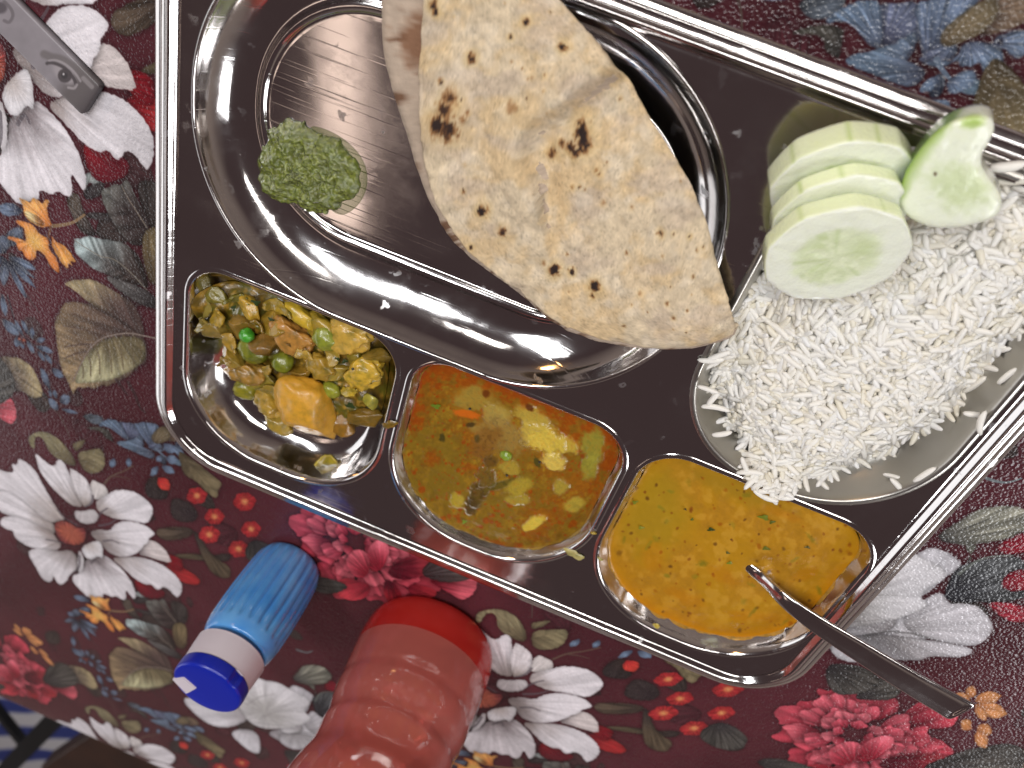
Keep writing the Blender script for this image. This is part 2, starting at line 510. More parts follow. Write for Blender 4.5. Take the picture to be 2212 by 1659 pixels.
    # small blue petals at the foot of the cluster
    for A, B, w in [((1570, 240), (1510, 280), 60), ((1600, 250), (1720, 290), 80), ((1560, 330), (1690, 400), 62), ((1530, 330), (1460, 430), 60), ((1100, 250), (1080, 350), 60), ((1250, 250), (1240, 340), 50)]:
        lobe('R4', A, B, w, (80, 90, 112), (114, 134, 162), shade=.2)
    # --- olive leaves above the daisy
    petal('R4', [(1720, 180), (1800, 220), (1920, 310), (2050, 420), (2160, 500), (2115, 540), (2105, 665), (2000, 590), (1900, 480), (1780, 420), (1740, 300)], (1720, 170), (84, 72, 54), (116, 102, 74), streak=.3, ribs=.6)
    petal('R4', [(1460, 30), (1560, -60), (1640, -20), (1650, 70), (1560, 120), (1480, 110)], (1470, 120), (92, 78, 60), (112, 98, 74))
    petal('R4', [(270, 60), (320, 10), (430, -10), (560, 60), (660, 170), (720, 260), (740, 330), (680, 330), (560, 270), (470, 190), (430, 90), (380, 40), (330, 60), (340, 180), (290, 140)], (740, 330), (92, 80, 60), (142, 132, 98), streak=.3, ribs=.4)
    petal('R4', [(700, 110), (760, 90), (830, 70), (800, 140), (750, 190), (715, 180)], (720, 220), (92, 80, 60), (116, 104, 76))
    petal('R4', [(745, 240), (770, 190), (860, 180), (960, 150), (1010, 220), (1020, 330), (960, 400), (850, 410), (780, 330)], (740, 300), (96, 84, 62), (132, 120, 88), streak=.25, ribs=.5)
    stroke('R4', [(1010, 500), (1080, 430), (1200, 380), (1290, 330)], 3.5, (96, 72, 62))
    stroke('R4', [(1080, 430), (1180, 440), (1260, 460)], 2.5, (92, 68, 60))
    # --- dark leaves right of the daisy
    petal('R4', [(1420, 460), (1500, 430), (1560, 470), (1640, 600), (1600, 660), (1450, 650), (1400, 580)], (1500, 440), (60, 48, 46), (52, 44, 44))
    petal('R4', [(1480, 950), (1640, 920), (1860, 925), (1880, 1000), (1720, 1050), (1560, 1050)], (1860, 960), (66, 54, 48), (84, 70, 58), streak=.35)
    petal('R4', [(1640, 1200), (1850, 1175), (2050, 1200), (2230, 1170), (2230, 1260), (2000, 1250), (1750, 1225)], (2220, 1220), (58, 48, 46), (88, 76, 58), streak=.35)
    petal('R4', [(1860, 960), (1900, 960), (2000, 1130), (2100, 1240), (2230, 1300), (2230, 1430), (2080, 1400), (1980, 1270)], (1870, 950), (60, 50, 48), (86, 72, 56), streak=.35)
    petal('R4', [(1640, 660), (1720, 640), (1860, 700), (1930, 820), (1860, 880), (1660, 860)], (1850, 800), (52, 42, 44), (58, 48, 48))
    petal('R4', [(1560, 1290), (1700, 1280), (1850, 1360), (1950, 1440), (1910, 1490), (1800, 1470), (1660, 1420)], (1540, 1300), (120, 24, 34), (172, 40, 42), streak=.2)
    petal('R4', [(1280, 1400), (1450, 1460), (1620, 1560), (1560, 1620), (1350, 1600)], (1280, 1400), (150, 24, 34), (104, 28, 38), streak=.2)
    petal('R1', [(1590, 1080), (1800, 960), (2000, 1000), (2180, 1130), (2160, 1500), (2000, 1480), (1760, 1230)], (1560, 1090), (182, 40, 40), (130, 24, 34), streak=.3)
    # --- small red flowers
    def star(x, y, r, n=6):
        for k in range(n):
            a = k * 6.283 / n + (x % 7)
            lobe('Z', (x, y), (x + r * math.cos(a), y + r * .82 * math.sin(a)), r * .85, (190, 74, 56), (170, 40, 44), streak=.4, shade=.15, edge=.05)
        c = [(x + .34 * r * math.cos(q), y + .3 * r * math.sin(q)) for q in np.arange(0, 6.2, .8)]
        petal('Z', c, (x, y), (214, 140, 82), (204, 98, 64), shade=0, edge=0)
    for x, y, r in ((425, 1071, 28), (463, 1116, 27), (452, 1155, 29), (528, 1084, 31), (542, 1143, 27), (515, 1186, 28)):
        star(x, y, r * .82)
    lobe('Z', (340, 1032), (366, 1058), 22, (196, 44, 46), (214, 60, 50))
    # --- red peony
    C = tp('Z', [(1852, 1598)])[0]
    ex = tp('Z', [(2095, 1600)])[0] - C
    R = np.hypot(*ex) * 0.95
    for ring, (rr, n, c0, c1) in enumerate([(1.0, 11, (92, 18, 32), (196, 62, 78)), (.86, 11, (110, 20, 34), (206, 74, 90)), (.70, 10, (96, 18, 32), (214, 92, 106)), (.54, 9, (120, 22, 38), (208, 84, 100)), (.40, 8, (86, 20, 34), (220, 106, 118)), (.26, 6, (120, 24, 40), (204, 80, 96))]):
        for k in range(n):
            a = (k + .5 * (ring % 2) + rng.uniform(-.42, .42)) * 6.283 / n
            r_ = R * rr * rng.uniform(.78, 1.08)
            ha = 3.9 / n
            cen = C + np.array([-.10 * R, .06 * R]) * (1 - rr)
            pts = [cen + r_ * .35 * np.array([math.cos(a), math.sin(a)])]
            for q in np.linspace(-1, 1, 7):
                f = 1 - .16 * q * q + rng.uniform(-.10, .09)
                pts.append(cen + r_ * f * np.array([math.cos(a + ha * q * .8), math.sin(a + ha * q * .8)]))
            petal('Z', pts, cen, c0, c1, streak=.34, raw=True, shade=.5, r0=.3, r1=1.05, edge=.05, freq=9, sm=2)
    # lower petals of the peony
    for pts, b, c0, c1 in [([(290, 380), (400, 290), (560, 285), (730, 330), (560, 400), (430, 445), (330, 430)], (280, 370), (84, 18, 32), (206, 60, 70)),
                           ([(560, 440), (700, 420), (790, 395), (885, 430), (870, 520), (790, 578), (720, 540), (620, 480)], (480, 440), (108, 20, 34), (222, 92, 106)),
                           ([(290, 430), (360, 470), (400, 560), (330, 600), (280, 560), (270, 480)], (290, 410), (80, 18, 32), (172, 34, 44)),
                           ([(0, 420), (120, 450), (200, 480), (170, 550), (90, 580), (0, 560), (-80, 500)], (260, 430), (110, 20, 34), (206, 56, 68)),
                           ([(420, 470), (520, 470), (640, 520), (560, 570), (460, 560)], (330, 440), (96, 18, 32), (170, 40, 50)),
                           ([(150, 300), (200, 190), (280, 175), (315, 240), (290, 330), (240, 390), (180, 380)], (260, 400), (150, 28, 46), (222, 96, 112)),
                           ([(20, 330), (60, 250), (150, 240), (190, 330), (170, 420), (90, 430)], (200, 430), (140, 26, 42), (218, 90, 106))]:
        petal('b', pts, b, c0, c1, streak=.35, r0=.2, r1=.95, freq=12, edge=.02)
    for q in ([(200, 560), (330, 600), (420, 690), (350, 760), (180, 740), (60, 650)], [(1080, 420), (1180, 330), (1320, 250), (1420, 330), (1380, 420), (1240, 430)], [(900, 200), (1050, 180), (1240, 240), (1280, 330), (1100, 400), (940, 380)], [(1500, 880), (1700, 800), (1900, 730), (2212, 700), (2212, 900), (1800, 960)], [(430, 830), (560, 800), (760, 840), (900, 900), (640, 930)]):
        petal('R8', q, q[0], (50, 46, 48), (74, 70, 66), streak=.45, shade=.3)
    # orange sprig beside the peony
    for A, B, w in [((1850, 420), (1880, 330), 60), ((1880, 430), (2060, 400), 80), ((1880, 460), (2100, 520), 90), ((1860, 450), (1770, 380), 60), ((1900, 600), (2000, 640), 80), ((1900, 620), (1960, 740), 80), ((1870, 620), (1800, 560), 70), ((1890, 450), (1960, 560), 60)]:
        lobe('R8', A, B, w, (196, 120, 70), (214, 140, 82), streak=.25, shade=.2)
    # --- second white flower (beside the bottle and under the spoon)
    WB, WT = (150, 142, 144), (212, 208, 214)
    petal('c', [(1170, 1210), (1250, 1200), (1400, 1240), (1560, 1260), (1640, 1330), (1500, 1400), (1380, 1390), (1280, 1330)], (1700, 1330), WB, WT, streak=.12)
    petal('c', [(1480, 1430), (1570, 1400), (1680, 1430), (1690, 1560), (1650, 1570), (1570, 1515)], (1620, 1360), (140, 134, 138), WT, streak=.12)
    petal('c', [(1720, 1430), (1850, 1390), (2000, 1330), (2110, 1330), (2105, 1460), (2030, 1515), (1900, 1525), (1800, 1480)], (1680, 1380), (140, 134, 138), WT, streak=.12)
    petal('d', [(1560, 230), (1680, 240), (1780, 300), (1810, 350), (1760, 390), (1690, 430), (1560, 560), (1300, 620), (1250, 560), (1400, 380)], (1300, 720), (150, 144, 148), (200, 196, 202), streak=.12)
    petal('d', [(1690, 510), (1730, 600), (1780, 590), (1900, 600), (1965, 660), (2015, 730), (2000, 790), (1950, 845), (1870, 875), (1700, 850), (1500, 800), (1400, 700), (1560, 560)], (1300, 760), (142, 138, 140), (198, 194, 200), streak=.12)
    petal('d', [(1870, 875), (1880, 920), (1780, 947), (1600, 930), (1540, 965), (1400, 960), (1250, 960), (1100, 982), (1000, 950), (940, 880), (1050, 800), (1300, 790), (1600, 830)], (1250, 760), (150, 146, 148), (196, 192, 198), streak=.12)
    petal('d', [(1060, 740), (1150, 650), (1300, 560), (1400, 640), (1380, 760), (1200, 800), (1060, 800)], (1400, 780), (146, 140, 142), (196, 192, 196), streak=.12)
    petal('c', [(1560, 1290), (1500, 1180), (1560, 1110), (1640, 1050), (1700, 1090), (1800, 1100), (1900, 1160), (1990, 1200), (2015, 1240), (1960, 1290), (2040, 1345), (1900, 1400), (1720, 1410), (1620, 1370)], (1720, 1300), (172, 168, 166), (214, 210, 214), streak=.14, freq=10, shade=.2)
    for pl in ([(1600, 1250), (1680, 1200), (1780, 1180)], [(1700, 1330), (1800, 1290), (1900, 1290)], [(1640, 1360), (1760, 1380), (1900, 1380)]):
        stroke('c', pl, 4, (150, 146, 146), a=.5)
    for pl in ([(1380, 780), (1500, 790), (1650, 835)], [(1180, 800), (1300, 780), (1400, 770)]):
        stroke('d', pl, 4, (110, 108, 108), a=.6)
    # dark foliage and red petals at the right edge
    petal('R7', [(1350, 760), (1560, 620), (1750, 500), (1950, 450), (2209, 460), (2300, 600), (2209, 700), (2000, 780), (1800, 810), (1620, 830)], (1330, 800), (70, 68, 66), (132, 130, 116), streak=.45)
    petal('R7', [(1640, 820), (1800, 810), (1640, 1000), (1720, 960), (1700, 900)], (1640, 1000), (80, 80, 76), (104, 104, 94))
    petal('R7', [(1540, 1080), (1640, 1000), (1800, 950), (2000, 930), (2209, 930), (2300, 1200), (2209, 1330), (1900, 1360), (1700, 1350), (1500, 1350), (1450, 1260)], (1480, 1300), (44, 44, 50), (78, 80, 82), streak=.5)
    petal('R7', [(1940, 830), (2050, 770), (2209, 690), (2300, 800), (2209, 900), (2020, 910)], (2250, 860), (150, 34, 48), (124, 26, 40), streak=.3)
    petal('R7', [(1990, 1150), (2100, 1060), (2260, 1040), (2300, 1200), (2150, 1260), (2020, 1240)], (2260, 1200), (160, 36, 50), (130, 28, 42), streak=.3)
    petal('R7', [(1840, 1360), (2000, 1350), (2209, 1380), (2300, 1500), (2150, 1560), (2000, 1500)], (2250, 1480), (146, 36, 50), (150, 40, 54), streak=.35)
    stroke('R7', [(1860, 200), (1960, 230), (2060, 235), (2180, 200)], 4, (108, 116, 120))
    stroke('R7', [(1600, 1090), (1750, 980), (1900, 930), (2100, 920)], 4, (100, 104, 100))
    # --- white daisy
    GB, GW = (158, 146, 142), (220, 214, 219)
    P = [
        ([(0, 370), (110, 400), (130, 370), (110, 330), (120, 308), (160, 330), (170, 270), (200, 263), (330, 350), (440, 560), (560, 760), (640, 850), (560, 870), (430, 900), (300, 800), (120, 690), (-40, 560), (-120, 430), (-60, 360)], (650, 900), (176, 164, 160), GW),
        ([(335, 225), (350, 210), (470, 320), (530, 330), (540, 285), (580, 263), (620, 300), (660, 380), (740, 560), (800, 690), (790, 730), (700, 720), (600, 640), (480, 520), (380, 380)], (820, 820), GB, GW),
        ([(665, 345), (720, 370), (790, 420), (850, 480), (900, 600), (905, 680), (860, 720), (800, 730), (740, 600), (690, 480)], (810, 780), (150, 138, 132), (216, 209, 212)),
        ([(870, 490), (910, 466), (960, 500), (1000, 508), (1040, 560), (1050, 610), (1000, 660), (900, 660), (880, 560)], (890, 780), GB, (210, 202, 200)),
        ([(0, 555), (120, 600), (250, 700), (420, 850), (540, 900), (540, 990), (450, 980), (300, 900), (130, 830), (-20, 770), (-90, 640)], (620, 960), GB, GW),
        ([(0, 850), (60, 812), (200, 830), (350, 900), (500, 960), (560, 1060), (600, 1100), (540, 1160), (430, 1160), (290, 1120), (180, 1060), (130, 1000), (130, 960), (50, 940), (0, 900)], (640, 1020), (150, 136, 132), GW),
        ([(275, 1140), (400, 1130), (560, 1160), (680, 1140), (740, 1200), (760, 1280), (740, 1330), (670, 1390), (655, 1440), (590, 1488), (540, 1450), (515, 1390), (505, 1455), (440, 1452), (390, 1400), (340, 1300), (280, 1210)], (720, 1080), (140, 128, 126), GW),
        ([(1430, 1040), (1520, 1070), (1590, 1130), (1640, 1210), (1658, 1275), (1560, 1250), (1430, 1210), (1330, 1190), (1380, 1110)], (1250, 1130), (120, 108, 110), (206, 194, 192)),
        ([(1110, 1215), (1250, 1205), (1400, 1220), (1560, 1280), (1680, 1370), (1750, 1450), (1762, 1510), (1752, 1570), (1716, 1608), (1680, 1580), (1640, 1530), (1580, 1498), (1540, 1532), (1500, 1520), (1470, 1480), (1400, 1480), (1300, 1420), (1200, 1330), (1090, 1240)], (960, 1080), (150, 136, 132), GW),
        ([(830, 1230), (900, 1220), (1000, 1190), (1080, 1240), (1180, 1330), (1260, 1430), (1310, 1540), (1317, 1602), (1290, 1622), (1250, 1570), (1213, 1528), (1222, 1620), (1190, 1632), (1120, 1588), (1080, 1602), (1000, 1560), (990, 1612), (940, 1600), (860, 1612), (770, 1530), (710, 1460), (690, 1400), (760, 1370), (800, 1340)], (800, 1110), (120, 108, 110), GW),
        ([(760, 1140), (800, 1180), (815, 1280), (790, 1370), (760, 1370), (750, 1260)], (770, 1130), (196, 188, 190), (214, 208, 212)),
        ([(1050, 600), (1100, 570), (1200, 558), (1330, 590), (1420, 660), (1482, 730), (1470, 830), (1420, 892), (1350, 880), (1250, 860), (1130, 850), (1000, 800), (940, 760), (920, 680), (980, 640)], (880, 840), GB, GW),
        ([(860, 970), (960, 940), (1060, 960), (1100, 900), (1180, 860), (1300, 870), (1400, 900), (1480, 960), (1502, 1000), (1440, 1025), (1440, 1070), (1390, 1100), (1360, 1150), (1280, 1197), (1180, 1217), (1080, 1190), (1000, 1120), (920, 1040)], (840, 1000), (140, 128, 126), GW),
    ]
    for pts, b, c0, c1 in P:
        petal('R4', pts, b, c0, c1, streak=.13, edge=.10, shade=.5, r0=.12, r1=.62, sm=1, freq=13)
    for pl in ([(940, 830), (980, 780), (1040, 740)], [(960, 910), (1060, 890), (1120, 850)], [(1000, 1060), (1080, 1050), (1150, 1080)], [(900, 620), (880, 690), (820, 730)], [(560, 760), (620, 830), (760, 910)], [(450, 1045), (540, 1060), (610, 1080)], [(880, 1270), (930, 1240), (960, 1280)], [(770, 1200), (760, 1320), (680, 1390)]):
        stroke('R4', pl, 5, (92, 84, 90), a=.7)
    petal('R4', [(530, 880), (600, 855), (680, 880), (740, 930), (830, 930), (828, 1040), (790, 1092), (700, 1100), (610, 1080), (560, 1030), (523, 930)], (680, 990), (172, 84, 64), (118, 48, 54), streak=.5, shade=.6, freq=40, r0=.3, r1=1)
    petal('R4', [(780, 1120), (880, 1065), (970, 1050), (1000, 1150), (992, 1240), (950, 1200), (900, 1237), (840, 1230), (800, 1180)], (850, 1080), (186, 174, 170), (218, 214, 218), streak=.1)
    petal('R4', [(710, 760), (800, 770), (900, 740), (955, 800), (940, 880), (820, 902), (730, 850)], (820, 700), (206, 200, 202), (190, 182, 184), streak=.1, shade=.5)
    # --- orange flower below the daisy
    OA, OB = (226, 142, 60), (232, 158, 74)
    stroke('R2', [(735, 680), (900, 660), (1040, 620), (1185, 520)], 5, (132, 104, 76))
    stroke('R2', [(710, 680), (690, 780), (680, 860)], 4, (120, 80, 60))
    petal('R2', [(255, 275), (330, 310), (440, 350), (450, 280), (530, 320), (590, 370), (610, 310), (690, 310), (690, 360), (655, 440), (690, 580), (735, 670), (690, 680), (580, 705), (480, 660), (380, 580), (320, 490), (330, 420)], (730, 680), (206, 120, 56), (236, 164, 84), streak=.25, sm=1)
    petal('R2', [(325, 470), (420, 470), (560, 560), (640, 660), (560, 690), (470, 640), (380, 570)], (690, 690), (150, 92, 44), (240, 214, 150), streak=.5, shade=0, r0=.3, r1=.9)
    petal('R2', [(205, 590), (330, 610), (440, 650), (500, 700), (530, 770), (650, 840), (690, 900), (690, 1010), (760, 1080), (815, 1180), (822, 1260), (836, 1345), (770, 1310), (700, 1230), (650, 1130), (580, 1050), (510, 1000), (512, 1090), (480, 1160), (400, 1160), (340, 1100), (320, 1020), (260, 1030), (240, 960), (220, 900), (130, 870), (88, 840), (130, 815), (250, 850), (350, 890), (370, 870), (340, 780), (340, 710), (250, 660)], (480, 900), (228, 172, 84), (226, 130, 60), streak=.22, sm=1)
    petal('R2', [(720, 800), (760, 880), (880, 940), (960, 1010), (1020, 1110), (1072, 1180), (1060, 1197), (985, 1160), (1032, 1252), (960, 1200), (952, 1292), (900, 1240), (840, 1160), (770, 1050), (725, 940)], (700, 760), (206, 120, 58), OB, streak=.25, sm=1)


paint_print()
img = bpy.data.images.new('floral_print', TW, TW)
px = np.ones((TW, TW, 4), np.float32)
_l = PR @ np.array([.3, .59, .11])
PR[:] = PR + (_l[..., None] - PR) * .13
px[..., :3] = np.clip(PR / 255.0, 0, 1)
img.pixels.foreach_set(px.ravel())
img.update()
img.pack()

k = NT('printed_oilcloth')
uvn = k.n('ShaderNodeUVMap', uv_map='print')
ti = k.n('ShaderNodeTexImage', image=img, extension='REPEAT')
k.l(uvn.outputs[0], ti.inputs['Vector'])
co = k.coord()
vor = k.n('ShaderNodeTexVoronoi', feature='SMOOTH_F1')
vor.inputs['Scale'].default_value = 820
k.l(co, vor.inputs['Vector'])
nz = k.noise(co, 900, 2)
h = k.math('ADD', k.math('MULTIPLY', vor.outputs['Distance'], -1.0), k.math('MULTIPLY', nz.outputs['Fac'], 0.6))
k.l(ti.outputs['Color'], k.b.inputs['Base Color'])
k.l(k.bump(h, 0.8, 0.0005), k.b.inputs['Normal'])
k.set(Roughness=0.17)
k.b.inputs['Specular IOR Level'].default_value = 0.4
CLOTH = k.m

# table edge: a line through two measured points on the table top
E0, E1 = at(-40, 1497)[:2], at(345, 1668)[:2]
ed = (E1 - E0) / np.hypot(*(E1 - E0))
en = np.array([ed[1], -ed[0]])
if en @ (np.array([0, -1.0])) < 0:
    en = -en                                  # points off the table


def build_cloth():
    L = np.concatenate([np.linspace(-1.0, -.5, 6)[:-1], np.linspace(-.5, .5, 101), np.linspace(.5, 1.2, 8)[1:]])
    prof = [(-1.3 + .1 * i, 0.0) for i in range(12)] + [(-.15 + .02 * i, 0.0) for i in range(7)]
    r = .012
    prof += [(-r + r * math.sin(a), -r + r * math.cos(a)) for a in np.linspace(0, math.pi / 2, 8)]
    s_flat = [q[0] for q in prof]
    arc = list(prof)
    for i in range(1, 12):
        arc.append((0.0, -r - .02 * i))
    v, uv = [], []
    for j, l in enumerate(L):
        run = 0
        for i, (d, z) in enumerate(arc):
            if i:
                run += math.hypot(d - arc[i - 1][0], z - arc[i - 1][1])
            fold = .004 * math.sin(l * 38) * max(0, -z - r) / .2
            p = E0 + ed * l + en * (d - .0 + fold)
            flat = E0 + ed * l + en * (arc[0][0] + run)
            v.append((p[0], p[1], z))
            uv.append(INV @ flat)
    n = len(arc)
    f = [(j * n + i, j * n + i + 1, (j + 1) * n + i + 1, (j + 1) * n + i) for j in range(len(L) - 1) for i in range(n - 1)]
    o = mesh('tablecloth', v, f, CLOTH)
    ul = o.data.uv_layers.new(name='print')
    for lp in o.data.loops:
        ul.data[lp.index].uv = uv[lp.vertex_index]
    tag(o, 'maroon oilcloth printed with white daisies, red peonies, blue sprigs and olive leaves, under the tray', 'tablecloth')
    return o


build_cloth()

# ------------------------------------------------------------------ steel
def steel(name, rough=0.13, spots=True, scratch=0.3, wave=.42):
    k = NT(name)
    co = k.coord()
    k.set(Metallic=1.0, Base_Color=(.64, .615, .60, 1))
    big = k.noise(co, 26, 3)
    fine = k.noise(co, 420, 3)
    sm = k.noise(co, 55, 5, .7)
    rv = k.math('ADD', k.maprange(big.outputs['Fac'], .35, .7, rough - .03, rough + .04), k.maprange(sm.outputs['Fac'], .52, .75, 0, .07))
    if spots:
        wob = k.noise(co, 160, 3)
        mixv = k.n('ShaderNodeMix', data_type='VECTOR')
        mixv.inputs['Factor'].default_value = .012
        k.l(co, mixv.inputs['A'])
        k.l(wob.outputs['Color'], mixv.inputs['B'])
        vo = k.n('ShaderNodeTexVoronoi')
        vo.inputs['Scale'].default_value = 120
        k.l(mixv.outputs['Result'], vo.inputs['Vector'])
        r1 = k.maprange(vo.outputs['Distance'], .16, .30, 1, 0)
        ringy = k.maprange(vo.outputs['Distance'], .0, .22, .35, 1)
        sep = k.n('ShaderNodeSeparateColor')
        k.l(vo.outputs['Color'], sep.inputs[0])
        gate = k.maprange(sep.outputs[0], .66, 1.0, 0, 1.0)
        sp = k.math('MULTIPLY', k.math('MULTIPLY', r1, ringy), gate)
        rv = k.math('ADD', rv, k.math('MULTIPLY', sp, .36))
        mix = k.n('ShaderNodeMix', data_type='RGBA')
        mix.inputs['A'].default_value = (.64, .615, .60, 1)
        mix.inputs['B'].default_value = (.72, .71, .71, 1)
        k.l(sp, mix.inputs['Factor'])
        k.l(mix.outputs['Result'], k.b.inputs['Base Color'])
    k.l(rv, k.b.inputs['Roughness'])
    # fine scratches in two directions, and a slight waviness of the pressed sheet
    mp = k.n('ShaderNodeMapping')
    mp.inputs['Rotation'].default_value = (0, 0, .35)
    mp.inputs['Scale'].default_value = (14, 900, 14)
    k.l(co, mp.inputs['Vector'])
    sc = k.noise(mp.outputs[0], 1.0, 2)
    scr = k.maprange(sc.outputs['Fac'], .62, .75, 0, 1)
    n1 = k.bump(big.outputs['Fac'], wave, .0012)
    n2 = k.bump(scr, scratch, .00006, n1)
    k.l(n2, k.b.inputs['Normal'])
    return k.m


STEEL = steel('polished_steel', rough=.10)
STARCH = steel('starch_filmed_steel', rough=.33, spots=False, scratch=.3)
STARCH.node_tree.nodes['Principled BSDF'].inputs['Base Color'].default_value = (.46, .44, .40, 1)
STEEL2 = steel('brushed_steel', rough=.10, scratch=.5, wave=.08)
SPOON = steel('spoon_steel', rough=.12, spots=False, scratch=.1)
DZ = 0.0233                                   # tray deck height
KD = (CAM[2] - DZ) / (CAM[2] - ZR)


def rrect(x0, x1, y0, y1, rTL, rTR, rBR, rBL, na=22, ns=14):
    """rounded rectangle: points and inward normals, counter-clockwise"""
    cor = [((x1 - rTR, y1 - rTR), rTR, 0), ((x0 + rTL, y1 - rTL), rTL, 90), ((x0 + rBL, y0 + rBL), rBL, 180), ((x1 - rBR, y0 + rBR), rBR, 270)]
    pts, nor = [], []
    for i, (c, r, a0) in enumerate(cor):
        for t in np.linspace(0, 90, na):
            a = math.radians(a0 + t)
            pts.append((c[0] + r * math.cos(a), c[1] + r * math.sin(a)))
            nor.append((-math.cos(a), -math.sin(a)))
        c2, r2, a2 = cor[(i + 1) % 4]
        p1 = np.array(pts[-1])
        p2 = np.array((c2[0] + r2 * math.cos(math.radians(a2)), c2[1] + r2 * math.sin(math.radians(a2))))
        for t in np.linspace(0, 1, ns)[1:-1]:
            pts.append(tuple(p1 + (p2 - p1) * t))
            nor.append(nor[-1] if True else None)
    return np.array(pts), np.array(nor)


def spl(ctrl, n):
    """smooth curve through control points"""
    c = np.array(ctrl, float)
    out = []
    m = len(c) - 1
    for t in np.linspace(0, m, n):
        i = min(int(t), m - 1)
        u = t - i
        p0, p1, p2, p3 = c[max(i - 1, 0)], c[i], c[i + 1], c[min(i + 2, m)]
        out.append(0.5 * (2 * p1 + (p2 - p0) * u + (2 * p0 - 5 * p1 + 4 * p2 - p3) * u * u + (3 * p1 - p0 - 3 * p2 + p3) * u ** 3))
    return np.array(out)


MM = .001
BOWLS = {}
for nm, q in dict(left=(-177.5, -68, -317, -205.5, 21, 21, 46, 46), mid=(-66, 44, -315, -205.5, 20, 23, 50, 50),
                  dal=(43.5, 159.5, -320, -205, 22, 25, 51, 52), rice=(48.3, 155.5, -205.5, -54, 46, 40, 50, 46)).items():
    if nm == 'mid':
        q = (-65.5, 43.0, *q[2:])
    if nm == 'dal':
        q = (44.8, *q[1:])
    BOWLS[nm] = tuple(np.array(q) * MM * KD)
OV_O = tuple(np.array((-176.5, 39, -207.5, -52, 75, 75, 75, 75)) * MM * KD)
OV_I = tuple(np.array((-157, 22, -180, -80, 49, 49, 49, 49)) * MM)

BOWL_PROF = spl([(0, 0), (.0006, .0003), (.0016, .0005), (.0026, .0001), (.0036, -.0016), (.0050, -.0050), (.0072, -.0095), (.0102, -.0140), (.0140, -.0172), (.0175, -.0182)], 46)


def ring_faces(n, rings, flip=False):
    f = []
    for r in range(rings - 1):
        for i in range(n):
            j = (i + 1) % n
            q = (r * n + i, r * n + j, (r + 1) * n + j, (r + 1) * n + i)
            f.append(q[::-1] if flip else q)
    return f


def build_tray():
    root = thing('thali_tray', 'shiny stainless steel thali tray with an oval dish and four bowls, on the floral cloth', 'tray', (-.012, -.19, 0))
    inv = Matrix.Translation((.012, .19, 0))

    def part(name, v, f, mat):
        return mesh(name, [(x + .012, y + .19, z) for x, y, z in v], f, mat, root)
    # rim
    op, on = rrect(-.1950, .1708, -.3405, -.0438, .039, .039, .037, .041, na=30, ns=30)
    rim = spl([(.0040, -.0066), (.0018, -.0064), (.0004, -.0056), (.0000, -.0044), (.0005, -.0035), (.0014, -.0030), (.0028, -.0025), (.0034, -.0024), (.0042, -.0019), (.0056, -.0013), (.0062, -.0012), (.0070, -.0005), (.0078, -.0001), (.0086, -.0004), (.0096, -.0015), (.0108, DZ - ZR - .0001), (.0122, DZ - ZR), (.0140, DZ - ZR)], 90)
    v = []
    for d, z in rim:
        for p, n in zip(op, on):
            v.append((*(p + n * d), ZR + z))
    part('rim', v, ring_faces(len(op), len(rim)), STEEL)
    # deck with five openings
    loops = [op + on * .0140]
    shapes = {}
    for nm, q in BOWLS.items():
        p, n = rrect(*q)
        shapes[nm] = (p, n)
        loops.append(p)
    po, no = rrect(*OV_O, na=40, ns=30)
    pi_, ni = rrect(*OV_I, na=40, ns=30)
    loops.append(po)
    vv, ee = [], []
    for lp in loops:
        b = len(vv)
        vv += [Vector(p) for p in lp]
        ee += [(b + i, b + (i + 1) % len(lp)) for i in range(len(lp))]
    r = delaunay_2d_cdt(vv, ee, [], 0, 1e-7)
    V, Fc = r[0], r[2]
    keep = []
    for f in Fc:
        c = sum((V[i] for i in f), Vector((0, 0))) / len(f)
        X, Y = np.array([c.x]), np.array([c.y])
        if not pinside(loops[0], X, Y)[0]:
            continue
        if any(pinside(lp, X, Y)[0] for lp in loops[1:]):
            continue
        keep.append(tuple(f))
    o = part('deck', [(q.x, q.y, DZ) for q in V], keep, STEEL)
    for pl in o.data.polygons:
        pl.use_smooth = False
    # bowls
    for nm, (p, n) in shapes.items():
        v = []
        for d, z in BOWL_PROF:
            for a, b in zip(p, n):
                v.append((*(a + b * d), DZ + z))
        last = p + n * BOWL_PROF[-1][0]
        cen = last.mean(0)
        zz = DZ + BOWL_PROF[-1][1]
        for s in (.85, .6, .3, .05):
            for a in last:
                v.append((*(cen + (a - cen) * s), zz - .0006 * (1 - s)))
        N = len(p)
        f = ring_faces(N, len(BOWL_PROF) + 4)
        v.append((*cen, zz - .0006))
        b = (len(BOWL_PROF) + 3) * N
        f += [(b + i, b + (i + 1) % N, len(v) - 1) for i in range(N)]
        part('bowl', v, f, STARCH if nm == 'rice' else STEEL)
    # oval dish: lip, sloping wall, pressed ring, flat floor
    prof = spl([(0, 0), (.02, .0005), (.05, .0007), (.08, .0002), (.13, -.0018), (.26, -.0065), (.45, -.0110), (.66, -.0140), (.84, -.0156), (.93, -.0158), (.985, -.0149), (1.035, -.0147), (1.09, -.0154), (1.13, -.0162), (1.2, -.0164)], 80)
    v = []
    for t, z in prof:
        for a, b in zip(po, pi_):
            v.append((*(a + (b - a) * t), DZ + z))
    last = po + (pi_ - po) * prof[-1][0]
    part('oval_dish', v, ring_faces(len(po), len(prof)), STEEL)
    cen = last.mean(0)
    v, N = [], len(last)
    for s in (1, .999, .7, .4, .1):
        for a in last:
            v.append((*(cen + (a - cen) * s), DZ - .0164))
    f = ring_faces(N, 5)
    v.append((*cen, DZ - .0164))
    f += [(4 * N + i, 4 * N + (i + 1) % N, len(v) - 1) for i in range(N)]
    part('oval_floor', v, f, STEEL2)
    return root


